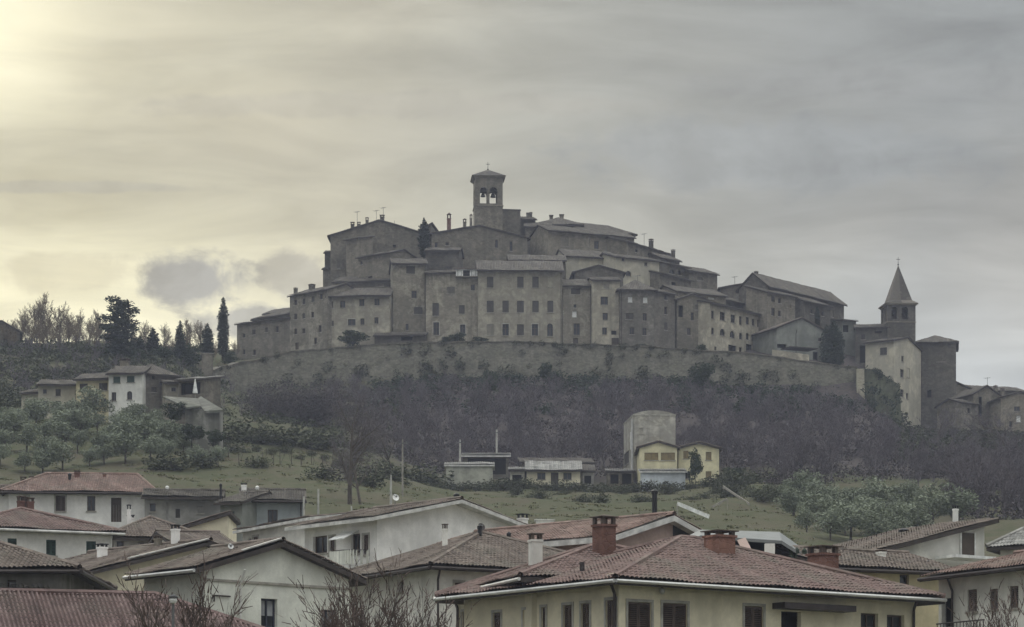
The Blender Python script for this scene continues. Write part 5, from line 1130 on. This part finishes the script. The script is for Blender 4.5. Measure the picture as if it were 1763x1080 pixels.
def plant(kd, name, label, cat, u, d, hpx=None, sc=None, rz=None, group=None, z=None, vbase=None, wide=1.0):
    x = (u - U0) * d / F; zz = ground(x, d) if z is None else z
    if vbase is not None: zz = CZ + (H - vbase) * d / F
    s = (hpx * d / F / kd.h) if hpx else (sc or 1.0)
    r = tag(empty(name, (x, d, zz), rng.random() * 6.28 if rz is None else rz, 1.0), label, cat, group); r.scale = (s * wide, s * wide, s)
    link('trunk', kd.trunk, r); link('crown', kd.crown, r); return r

# kinds (built once, shared by their copies)
SKY = [bare_kind(TWIG_S, seed=s, h=8, r0=0.15, counts=(12, 7, 6, 4), tw=0.024, up=0.5, spread=0.55, clear=0.15) for s in (1, 2, 3, 4)]
HERO = bare_kind(seed=21, h=12, r0=0.32, counts=(12, 8, 6, 5), tw=0.015, up=0.2, spread=0.75, clear=0.22)
HERO2 = bare_kind(seed=22, h=9, r0=0.16, counts=(10, 7, 5, 5), tw=0.015, up=0.3, spread=0.65)
POL = [bare_kind(TWIG_R, seed=s, h=7, r0=0.26, counts=(18, 8, 4, 3), tw=0.016, up=0.75, spread=0.55, curl=0.16, clear=0.35, lens=(0.75, 0.5, 0.5, 0.5)) for s in (31, 32, 33)]
CYPK = [leafy_kind(s, 12, 1.25, CYP, 3600, 0.22, 'column', barkm=BARK_D, tr=0.16) for s in (41, 42)]
CEDAR = leafy_kind(51, 11.5, 3.3, CYP, 5200, 0.24, 'cedar', barkm=BARK_D, tr=0.28)
OLK = [leafy_kind(60 + i, 4.0, 2.3, OLIVE, 2000, 0.15, 'round', trunk_h=0.45, tr=0.13) for i in range(5)]
HOLK = [leafy_kind(70 + i, 5.0, 2.4, HOLM, 1800, 0.2, 'round', trunk_h=0.6, barkm=BARK_D) for i in range(3)]
SHK = [leafy_kind(80 + i, 1.5, 1.5, SCRUB, 700, 0.14, 'mat') for i in range(3)]
DSH = [leafy_kind(85 + i, 6.0, 6.2, BRAMBLE, 9000, 0.16, 'mat') for i in range(2)]
IVK = leafy_kind(90, 6.5, 1.4, IVY, 2200, 0.18, 'column', barkm=BARK_D)

ORD = 'first second third fourth fifth sixth seventh eighth ninth tenth eleventh twelfth thirteenth fourteenth fifteenth sixteenth seventeenth eighteenth nineteenth twentieth twenty-first twenty-second twenty-third twenty-fourth twenty-fifth twenty-sixth'.split()
# ridge on the left
for i, (u, hp, d, lab) in enumerate([(44, 66, 476, 'thin bare tree at the left of the skyline clump'), (64, 80, 478, 'bushy bare tree in the left skyline clump'), (82, 92, 477, 'tallest bare tree of the left skyline clump'),
        (101, 74, 480, 'bare tree just right of the tallest skyline one'), (119, 60, 476, 'small bare tree in the gap before the cedar'), (137, 66, 479, 'bare tree third left of the cedar'), (153, 64, 478, 'bare tree second left of the cedar'),
        (170, 46, 476, 'low bare tree next to the cedar'), (252, 52, 478, 'bare tree right behind the cedar'), (285, 50, 480, 'bare tree between the cedar and first cypress'), (322, 62, 478, 'bare tree behind the spiky cypress'), (347, 66, 479, 'bare tree left of the tall cypress'),
        (25, 44, 475, 'low bare tree beside the far left gable'), (405, 40, 480, 'low bare tree right of the tall cypress')]):
    plant(SKY[i % 4], 'bare_tree', lab, 'tree', u, d, hpx=hp, group='bare trees on the ridge', wide=0.9)
plant(CEDAR, 'cedar_tree', 'broad dark cedar standing over the villas', 'tree', 208, 452, vbase=642, hpx=124, rz=0.4, wide=1.2)
for (u, d, vb, hp, w_, lab) in ((384, 463, 618, 106, 1.0, 'tall slim cypress left of the town, tallest on the ridge'), (310, 455, 640, 88, 1.1, 'spiky cypress midway between cedar and tall cypress'),
        (264, 458, 630, 66, 1.9, 'stout cypress right of the cedar'), (357, 457, 628, 70, 1.7, 'broad cypress beside the tall slim cypress'), (242, 460, 632, 54, 1.6, 'short cypress close to the cedar')):
    plant(CYPK[int(u) % 2], 'cypress_tree', lab, 'tree', u, d, vbase=vb, hpx=hp, wide=w_, group='cypresses on the ridge')
for i, (u, d, vb, hp, w_, lab) in enumerate(((285, 455, 645, 50, 1.1, 'round evergreen between stout and spiky cypress'), (332, 456, 640, 52, 1.1, 'round evergreen right of the spiky cypress'), (225, 453, 645, 46, 1.3, 'round evergreen at the foot of the cedar'),
        (180, 455, 645, 44, 1.4, 'low evergreen left of the cedar trunk'), (398, 468, 632, 30, 1.3, 'low evergreen at the town end of the ridge'), (150, 460, 628, 34, 1.5, 'low evergreen above the yellowish villa'), (120, 452, 640, 30, 1.6, 'low evergreen above the grey villa'))):
    plant(HOLK[i % 3], 'evergreen_tree', lab, 'tree', u, d, vbase=vb, hpx=hp, wide=w_, group='evergreens on the ridge')
# in the town and on its walls
plant(CYPK[1], 'cypress_tree', 'lone dark cypress standing among the town roofs', 'tree', 730, 485, vbase=446, hpx=70, wide=1.5)
plant(CYPK[0], 'cypress_tree', 'short dark cypress above the blank grey gabled house', 'tree', 1407, 489, vbase=566, hpx=38, wide=1.3)
for (u, vb, hp, w_, lab) in ((1424, 632, 74, 0.8, 'dark ivy column right of the grey gabled house'), (1436, 634, 84, 0.8, 'dark ivy column in the middle of the ivy clump'), (1446, 634, 66, 0.7, 'dark ivy column nearest the green stained house')):
    plant(IVK, 'ivy_column', lab, 'ivy', u, 482, vbase=vb, hpx=hp, wide=w_, group='ivy clump by the grey gabled house')
for i, (u, d, vb, hp, w_, lab) in enumerate(((607, 470, 604, 38, 1.7, 'dark ivy dome below the wide eaved house'), (770, 468, 598, 20, 1.6, 'low dark bush on the wall left of the palace'), (790, 468, 598, 26, 1.5, 'taller dark bush at left corner of the palace'), (825, 468, 598, 19, 1.8, 'low dark bush under the palace windows'),
        (1075, 469, 604, 14, 2.0, 'low dark bush on the wall below the square house'), (1110, 469, 606, 13, 2.4, 'low dark bush on the wall right of the square house'), (1209, 470, 612, 20, 1.2, 'dark bush on the wall before the dark gabled house'), (1232, 470, 614, 10, 2.0, 'tiny bush on the wall before the pale house'))):
    plant(HOLK[i % 3], 'wall_bush', lab, 'bush', u, d, vbase=vb, hpx=hp, wide=w_, group='bushes along the wall top')
for i, (u, d, vb, hp, w_, lab) in enumerate(((1210, 450, 680, 58, 1.0, 'round ivy clad tree on the slope under the dark gabled house'), (1355, 428, 750, 78, 0.85, 'dark leafy tree on the right of the wooded slope'), (1280, 432, 735, 52, 0.95, 'small dark round tree on the wooded slope'), (940, 456, 668, 46, 0.8, 'dark tree against the wall under the palace'),
        (762, 440, 740, 56, 0.7, 'dark tree on the slope left of the utility poles'), (845, 448, 706, 74, 0.42, 'thin ivy clad trunk on the middle slope'), (1440, 445, 720, 40, 0.8, 'dark bush near the pale corner buttress'), (1197, 351, 840, 74, 0.42, 'slim leafy tree in front of the yellow houses'), (1265, 360, 838, 36, 1.2, 'dark bush right of the yellow houses'))):
    plant(HOLK[i % 3], 'evergreen_tree', lab, 'tree', u, d, vbase=vb, hpx=hp, wide=w_, group='evergreens on the slope')
for i, (u, d, vb, hp, w_, lab) in enumerate(((470, 400, 745, 66, 1.1, 'dark bramble thicket at the left end of the thicket'), (515, 402, 750, 78, 1.1, 'tallest dark bramble thicket on the left slope'), (560, 404, 752, 70, 1.1, 'dark bramble thicket behind the lone bare tree'))):
    plant(DSH[i % 2], 'bramble_thicket', lab, 'bush', u, d, hpx=hp, wide=0.75, group='bramble thickets')
for i, (u, d, vb, hp, lab) in enumerate(((330, 313, 768, 40, 'dark bush at the foot of the derelict outbuilding'), (368, 312, 772, 36, 'dark bush right of the derelict outbuilding'), (300, 318, 735, 44, 'dark bush left of the derelict outbuilding'))):
    plant(HOLK[i % 3], 'wall_bush', lab, 'bush', u, d, vbase=vb, hpx=hp, wide=1.2, group='bushes round the outbuilding')
plant(HERO, 'bare_tree', 'lone tall bare tree with dark trunk in the middle field', 'tree', 602, 262, hpx=228, rz=1.0, wide=0.72)
plant(HERO2, 'bare_tree', 'smaller bare tree leaning on the lone tall one', 'tree', 622, 268, hpx=150, rz=2.0)
plant(HERO2, 'bare_tree', 'spreading bare tree right of the lone tall one', 'tree', 680, 330, hpx=130, rz=4.0)
plant(HERO2, 'bare_tree', 'dark bare tree on the terrace before the church', 'tree', 1612, 430, hpx=88, rz=1.2, wide=1.2)
plant(HERO2, 'bare_tree', 'large bare tree at the right picture edge below town', 'tree', 1752, 400, hpx=110, rz=3.2, wide=1.3)
for i, (u, d, hp, lab) in enumerate(((300, 86, 178, 'pruned bare tree before the cream house at bottom left'), (645, 104, 178, 'pruned bare tree with upright shoots at bottom centre'), (1722, 104, 150, 'pruned bare tree in the bottom right corner'), (600, 102, 130, 'smaller pruned bare tree left of the bottom centre one'), (735, 106, 120, 'slim pruned bare tree right of the bottom centre one'))):
    x = (u - U0) * d / F; zt = CZ + (H - (1080 + 38 - hp)) * d / F; g_ = ground(x, d)
    plant(POL[i % 3], 'pruned_tree', lab, 'tree', u, d, sc=(zt - g_) / 7.0, rz=0.7 * i, group='pruned trees in the village', wide=0.9)

# rough hedges crossing the left meadow
for i, (u, d, hp) in enumerate([(400, 352, 26), (425, 350, 30), (452, 352, 24), (478, 351, 28), (505, 353, 30), (532, 350, 34), (556, 352, 28), (270, 298, 24), (300, 296, 30), (385, 338, 34), (352, 300, 26), (440, 300, 20), (560, 292, 26), (640, 300, 30), (665, 322, 34), (720, 352, 36), (740, 356, 30)]):
    plant(SHK[i % 3], 'meadow_hedge_bush', 'scrubby bush in the left meadow, %s of that scatter' % ORD[i], 'bush', u, d, hpx=hp, group='scattered meadow bushes', wide=1.3)
# olive groves
ROWS = ('top', 'second', 'third', 'fourth', 'fifth', 'bottom')
def grove(label, group, cells, dj, seed):
    R = random.Random(seed); row = -1
    for (u0, u1, d, n, hp) in cells:
        row += 1
        for k in range(n):
            u = u0 + (u1 - u0) * (k + 0.5 + R.uniform(-0.28, 0.28)) / n; dd_ = d + R.uniform(-dj, dj)
            plant(OLK[R.randrange(5)], 'olive_tree', label % (ORD[k], ROWS[row]), 'tree', u, dd_, hpx=hp * R.uniform(0.62, 1.2), group=group, wide=R.uniform(0.95, 1.25))
grove('grey green olive tree below the villas, %s from left in the %s row', 'olive grove below the villas', [(-10, 290, 342, 9, 54), (-15, 330, 333, 10, 44), (-20, 345, 324, 10, 46), (-10, 330, 314, 10, 48), (-20, 310, 304, 9, 50), (330, 400, 300, 2, 40)], 3, 5)
grove('grey green olive tree in the right grove, %s from left in the %s row', 'olive grove on the right', [(1345, 1500, 322, 5, 42), (1335, 1590, 311, 8, 50), (1340, 1640, 299, 9, 54), (1350, 1660, 286, 9, 58), (1370, 1600, 272, 6, 58), (1400, 1560, 259, 4, 58)], 3, 9)

# ------------------------------------------------------------------ masses nobody could count: the bare wood, scrub, rough grass
def scatter(kinds, spots, tk='raw', both=True):
    """joins transformed copies of bare trees into one array mesh"""
    VS, QS, off = [], [], 0
    for (x, y, z, s, a, k) in spots:
        lv, lf, tv, tq = kinds[k].raw; c, sn = math.cos(a), math.sin(a); M = np.array([[c, sn, 0], [-sn, c, 0], [0, 0, 1]], dtype=np.float32) * s
        VS.append(tv @ M + np.array([x, y, z], dtype=np.float32)); QS.append(tq + off); off += len(tv)
        f4 = np.array([f for f in lf if len(f) == 4], dtype=np.int32); VS.append(lv @ M + np.array([x, y, z], dtype=np.float32)); QS.append(f4 + off); off += len(lv)
    return np.concatenate(VS), np.concatenate(QS)
BRUSHK = [bare_kind(seed=140 + s, h=7, r0=0.10, counts=(7, 5, 4), tw=0.05, up=0.35, spread=0.7, clear=0.05, thin=True) for s in range(5)]
WOODK = [bare_kind(thin=True, seed=100 + s, h=7, r0=0.11, counts=(9, 6, 4, 3), tw=0.024, up=0.35, spread=0.6, clear=0.12) for s in range(5)]
R = random.Random(77); sp = []
def inwood(u, d):
    if u < 690: return d > 372 + (690 - u) * 0.45 and u > 560
    if u < 1240: return d > 372
    if u < 1330: return d > 352
    if u > 1640: return d > 285
    return d > 338 + max(0, (u - 1330)) * 0.08
while len(sp) < 450:
    u = R.uniform(560, 1930); d = R.uniform(285, 462)
    if not inwood(u, d) or (u > 1540 and d > 376) or (u > 1400 and d > 425) or (650 < u < 1400 and d > 446) or (1050 < u < 1250 and d < 378): continue
    x = (u - U0) * d / F; sp.append((x, d, ground(x, d), R.uniform(0.45, 0.95) * (1 if d < 428 else 0.68), R.random() * 6.28, R.randrange(5)))
V_, Q_ = scatter(WOODK, sp)
o = link('bare_wood', arr_mesh('bare_wood', V_, Q_, TWIG), kind='stuff'); tag(o, 'purple brown bare wood covering the slope under the town wall', 'wood')
sp = []
while len(sp) < 105:                                          # leafless thicket along the left ridge
    u = R.uniform(-40, 408); d = R.uniform(466, 486); x = (u - U0) * d / F; sp.append((x, d, ground(x, d), R.uniform(0.3, 0.75) * (0.7 if u > 170 else 1), R.random() * 6.28, R.randrange(5)))
V_, Q_ = scatter(WOODK, sp)
o = link('ridge_thicket', arr_mesh('ridge_thicket', V_, Q_, TWIG_S), kind='stuff'); tag(o, 'leafless thicket running along the left ridge', 'thicket')
sp = []
while len(sp) < 260:                                          # brush on the left hill and the escarpment
    u = R.uniform(-60, 640); d = R.uniform(385, 474)
    if u > 330 and R.random() < 0.72: continue
    x = (u - U0) * d / F; sp.append((x, d, ground(x, d), R.uniform(0.16, 0.42), R.random() * 6.28, R.randrange(5)))
for _ in range(150):
    u = R.uniform(1560, 1790); d = R.uniform(345, 470); x = (u - U0) * d / F; sp.append((x, d, ground(x, d), R.uniform(0.15, 0.4), R.random() * 6.28, R.randrange(5)))
V_, Q_ = scatter(BRUSHK, sp)
o = link('brushwood', arr_mesh('brushwood', V_, Q_, TWIG), kind='stuff'); tag(o, 'low leafless brush on the left hill and escarpment', 'brush')
def tufts(name, label, n, region, size, mat, seed, per=26, hh=0.5, leaf=0.17):
    Rn = np.random.default_rng(seed); pts = []; Rr = random.Random(seed)
    while len(pts) < n:
        q = region(Rr)
        if q: pts.append(q)
    VS, QS, RS, off = [], [], [], 0
    base = [leaf_arr(seed + i, [(0, 0, hh * 0.35, size, size, hh * 0.5)], per, leaf) for i in range(6)]
    for (u, d, s) in pts:
        x = (u - U0) * d / F; V, Q, r = base[Rr.randrange(6)]; VS.append(V * s + np.array([x, d, ground(x, d)], dtype=np.float32)); QS.append(Q + off); off += len(V); RS.append(np.clip(r * 0.6 + Rr.random() * 0.4, 0, 1))
    o = link(name, arr_mesh(name, np.concatenate(VS), np.concatenate(QS), mat, np.concatenate(RS)), kind='stuff'); tag(o, label, name.replace('_', ' '))
GRASS = leaf_mat('rough_grass', (0.10, 0.105, 0.045), (0.15, 0.145, 0.075))
tufts('rough_grass', 'rough tussocky grass over the meadow terraces', 1600, lambda r: (lambda u, d: (u, d, r.uniform(0.5, 1.3)))(r.uniform(-60, 1400), r.uniform(232, 362)), 0.55, GRASS, 3, 14, 0.22, 0.12)
def scr(r):
    u, d = r.uniform(-60, 700), r.uniform(355, 474)
    return (u, d, r.uniform(0.5, 1.7)) if (u < 345 or r.random() < 0.22) else None
tufts('hillside_scrub', 'mixed green and brown scrub on the left hillside', 1500, scr, 1.0, SCRUB, 4, 50, 1.1)
def wallveg(r):
    u = r.uniform(640, 1480); d = np.interp(u, [640, 900, 1300, 1480], [463, 461, 463, 467]) - 34 * r.random() ** 1.5; return (u, d, r.uniform(0.4, 1.5))
tufts('wall_foot_scrub', 'ivy and scrub along the foot of the town wall', 520, wallveg, 1.0, IVY, 6, 80, 1.3)
def wallface(TOP, n, name, label, mat, deep, seed):
    """ivy and grass rooted in the joints of the town wall and along its top"""
    Rr = random.Random(seed); VS, QS, RS, off = [], [], [], 0; base = [leaf_arr(300 + i, [(0, 0, 0, 0.8, 0.28, 0.7)], 60, 0.15) for i in range(6)]
    us = [w[0] for w in TOP]
    for k in range(n):
        u = Rr.uniform(us[0] + 3, us[-1] - 2); vt = np.interp(u, us, [w[1] for w in TOP]); d = np.interp(u, us, [w[2] for w in TOP])
        dv = Rr.uniform(-1, 3) if k % 3 == 0 else deep * Rr.random() ** 0.6 + 3; s = Rr.uniform(0.35, 0.9) if k % 3 == 0 else Rr.uniform(0.5, 1.7)
        p = P(u, vt + dv, d - 0.25 - dv * 0.094 * 0.16); V, Q, r = base[Rr.randrange(6)]
        VS.append(V * s + np.array(p, dtype=np.float32)); QS.append(Q + off); off += len(V); RS.append(np.clip(r * 0.6 + Rr.random() * 0.4, 0, 1))
    o = link(name, arr_mesh(name, np.concatenate(VS), np.concatenate(QS), mat, np.concatenate(RS)), kind='stuff'); tag(o, label, name.replace('_', ' '))
wallface(WALLTOP, 170, 'wall_plants', 'ivy and grass growing out of the town wall', SCRUB, 62, 12)
wallface([(1490, 635, 469.6), (1506, 636, 468.6), (1550, 663, 473.6)], 42, 'bastion_ivy', 'ivy covering the bastion below the cream house', IVY, 90, 13)
def under(r):
    u, d = r.uniform(560, 1930), r.uniform(285, 460)
    if u > 1540 and d > 385: return None
    return (u, d, r.uniform(0.5, 1.6)) if inwood(u, d) else None
tufts('undergrowth', 'brown undergrowth beneath the bare wood', 2400, under, 1.0, BRAMBLE, 7, 50, 1.0, 0.14)
def rightveg(r):
    u, d = r.uniform(1545, 1790), r.uniform(395, 488); return (u, d, r.uniform(0.6, 1.8))
tufts('terrace_scrub', 'dark green scrub on the terraces below the church', 620, rightveg, 1.0, SCRUB, 8, 90, 1.2)
# hedge line below the sheds, one bush after another
for i in range(24):
    u = 705 + i * 23 + rng.uniform(-6, 6); plant(SHK[i % 3], 'hedge_bush', 'low hedge bush below the sheds, %s from the left' % ORD[i], 'bush', u, 350 + rng.uniform(-2, 2), sc=rng.uniform(0.6, 1.0), group='hedge below the sheds', wide=1.3)
for i in range(17):
    u = 868 + i * 23 + rng.uniform(-7, 7); plant(SHK[i % 3], 'meadow_bush', 'small bush on the meadow below the cottage, %s from the left' % ORD[i], 'bush', u, 322 + 14 * math.sin(i * 1.7) + rng.uniform(-3, 3), sc=rng.uniform(0.35, 0.7), group='bushes on the lower meadow', wide=1.2)
for i in range(14):
    u = 1240 + i * 9 + rng.uniform(-3, 3); plant(SHK[i % 3], 'meadow_bush', 'scrubby bush right of the yellow houses, %s from the left' % ORD[i], 'bush', u, rng.uniform(305, 350), sc=rng.uniform(0.7, 1.4), group='bushes left of the right olive grove')
for i in range(16):
    u = 352 + i * 23; plant(SHK[i % 3], 'terrace_bush', 'low bush on the left terrace edge, %s from the left' % ORD[i], 'bush', u, 326 + rng.uniform(-2, 3), sc=rng.uniform(0.4, 0.8), group='bushes on the terrace edge')

# ------------------------------------------------------------------ poles, stakes, lamps and other small things
def pole(label, u, d, vtop, vbase, r, mat, group=None, arm=True, name='utility_pole'):
    x = (u - U0) * d / F; zb = min(ground(x, d), CZ + (H - vbase) * d / F) - 0.3; zt = CZ + (H - vtop) * d / F; og = Vector((x, d, zb))
    root = tag(empty(name, og), label, 'pole', group); m = MB(); m.tube(og, (x, d, zt), r * 1.25, r * 0.85, 9); m.build('shaft', mat, root, og)
    if arm:
        m = MB(); m.box((x, d - 0.12, zt - 0.4), (0.55, 0, 0), (0, 0.05, 0), (0, 0, 0.05))
        for s in (-0.45, 0.45): m.tube((x + s, d - 0.12, zt - 0.36), (x + s, d - 0.12, zt - 0.18), 0.04, 0.03, 6)
        m.build('crossarm', ANT, root, og)
    return Vector((x, d, zt - 0.2))
t1 = pole('pale pole standing behind the leftmost shed', 792, 363, 757, 810, 0.13, CONCP)
t2 = pole('pale pole behind the dark open shed', 855, 368, 740, 800, 0.13, CONCP)
t3 = pole('thin pole right of the lone bare tree', 693, 300, 757, 850, 0.09, POLEWOOD)
pole('short pale pole right of the lone bare tree foot', 673, 262, 818, 878, 0.10, CONCP, arm=False)
pole('pale post nearest the blue grey house corner', 523, 213, 855, 905, 0.08, CONCP, arm=False, name='fence_post')
pole('taller pale post right of the blue grey house', 548, 216, 842, 905, 0.08, CONCP, arm=False, name='fence_post')
pole('pale post below the lone bare tree', 605, 218, 872, 910, 0.06, CONCP, arm=False, name='fence_post')
def cable(label, a, b, sag, r=0.02):
    m = MB(); n = 14; pts = []
    for i in range(n + 1): f = i / n; p = a.lerp(b, f); p.z -= sag * 4 * f * (1 - f); pts.append(p)
    for i in range(n): m.tube(pts[i], pts[i+1], r, None, 4, False)
    tag(m.build('cable', BLACKM, None, a), label, 'cable')
cable('sagging cable between the two pale shed poles', t1, t2, 0.5); cable('cable from the thin field pole to the shed pole', t3, t1, 1.2)
cable('cable slanting from the dark shed to the concrete store', P(1020, 786, 363), P(1064, 752, 366), 0.1, 0.06)
# vine stakes on the terrace
for i in range(18):
    u = 360 + i * 18 + rng.uniform(-4, 4); d = 306 + (i % 3) * 6; x = (u - U0) * d / F; z = ground(x, d); h_ = rng.uniform(1.0, 1.7); og = Vector((x, d, z))
    r_ = tag(empty('vine_stake', og), 'grey vine stake on the left terrace, %s from the left' % ORD[i], 'stake', 'vine stakes on the terrace')
    m = MB(); m.tube((x, d, z - 0.3), (x + rng.uniform(-.08, .08), d, z + h_), 0.05, 0.04, 6); m.build('post', BARK, r_, og)
    m = MB(); p = Vector((x + 0.1, d - 0.06, z)); 
    for k in range(5): q = p + Vector((rng.uniform(-.22, .22), rng.uniform(-.1, .1), h_ * 0.24)); m.tube(p, q, 0.03, 0.022, 5, False); p = q
    m.build('vine', BARK, r_, og)
# white field boxes, boards, lamp
def boxy(name, label, cat, c, hw, hd, hh, mat, legs=True):
    og = Vector((c.x, c.y, ground(c.x, c.y))); r_ = tag(empty(name, og), label, cat); m = MB(); m.box(c, (hw, 0, 0), (0, hd, 0), (0, 0, hh)); m.box(c + Vector((0, 0, hh + 0.05)), (hw * 1.15, 0, 0), (0, hd * 1.15, 0), (0, 0, 0.05)); m.build('body', mat, r_, og)
    if legs:
        for sx in (-1, 1):
            m = MB(); m.box((c.x + sx * hw * 0.8, c.y, (c.z - hh + og.z) / 2 - 0.1), (0.04, 0, 0), (0, 0.04, 0), (0, 0, max(0.1, (c.z - hh - og.z) / 2 + 0.1))); m.build('leg', POLEWOOD, r_, og)
boxy('white_box', 'white box on legs among the olive trees at right', 'box', P(1371, 850, 316), 0.32, 0.3, 0.55, WHITEM)
boxy('white_box', 'small white box above the olive trees, in the brush', 'box', P(1345, 797, 356), 0.35, 0.3, 0.25, WHITEM)
boxy('white_box', 'white chest in the meadow behind the white gabled house', 'box', P(938, 905, 243), 0.75, 0.4, 0.4, OFFWHITE)
def board(label, a, b, w, mat):
    """board with one end on the ground and the other propped on a post"""
    hi, lo = (a, b) if a.z - ground(a.x, a.y) > b.z - ground(b.x, b.y) else (b, a); og = Vector((hi.x, hi.y, ground(hi.x, hi.y)))
    r_ = tag(empty('propped_board', og), label, 'board'); m = MB(); d = (b - a); n = d.cross(Vector((0, 0, 1))).normalized(); m.box((a + b) / 2, d / 2, n * 0.03, n.cross(d).normalized() * w); m.build('board', mat, r_, og)
    m = MB(); m.tube(og - Vector((0, 0, 0.2)), hi - Vector((0, 0, 0.03)), 0.05, None, 7); m.build('post', POLEWOOD, r_, og)
board('long white board propped slantwise on the meadow', P(1166, 867, 268), P(1221, 890, 266), 0.17, WHITEM)
board('short pale plank propped up right of the long white board', P(1226, 873, 297), P(1252, 859, 298), 0.10, POLEWOOD)
board('long grey plank slanting down from the yellow houses', P(1245, 838, 330), P(1290, 868, 306), 0.13, POLEWOOD)
d = 84.0; x = (298 - U0) * d / F; zg = ground(x, d); og = Vector((x, d, zg)); zt = CZ + (H - 1040) * d / F
r_ = tag(empty('street_lamp', og), 'street lamp with a white globe before the pruned tree at bottom left', 'lamp')
m = MB(); m.tube(og, (x, d, zt), 0.06, 0.04, 8); m.lathe((x, d, zg), [(0.14, 0), (0.14, 0.3), (0.07, 0.4)], 10); m.build('post', ANT, r_, og)
m = MB(); m.lathe((x, d, zt), [(0.03, 0), (0.09, 0.03), (0.12, 0.1), (0.09, 0.17), (0.02, 0.2)], 12); m.build('globe', WHITEM, r_, og)
m = MB(); m.lathe((x, d, zt), [(0.15, 0.18), (0.13, 0.22), (0.03, 0.28)], 12); m.build('cap', BLACKM, r_, og)

# ------------------------------------------------------------------ the damp air between the village and the hill
hz = bpy.data.materials.new('haze_air'); hz.use_nodes = True; t = hz.node_tree; t.nodes.clear()
vo_ = t.nodes.new('ShaderNodeVolumePrincipled'); vo_.inputs['Color'].default_value = (0.72, 0.78, 1.0, 1); vo_.inputs['Density'].default_value = 0.00022; vo_.inputs['Anisotropy'].default_value = 0.0
ho = t.nodes.new('ShaderNodeOutputMaterial'); t.links.new(vo_.outputs[0], ho.inputs['Volume'])
m = MB(); m.bx(-1450, 1450, -340, 2350, -2.0, 116.0); ob = m.build('haze', hz, None, (0, 0, 0), kind='stuff'); tag(ob, 'thin damp haze lying over valley and hill', 'haze')
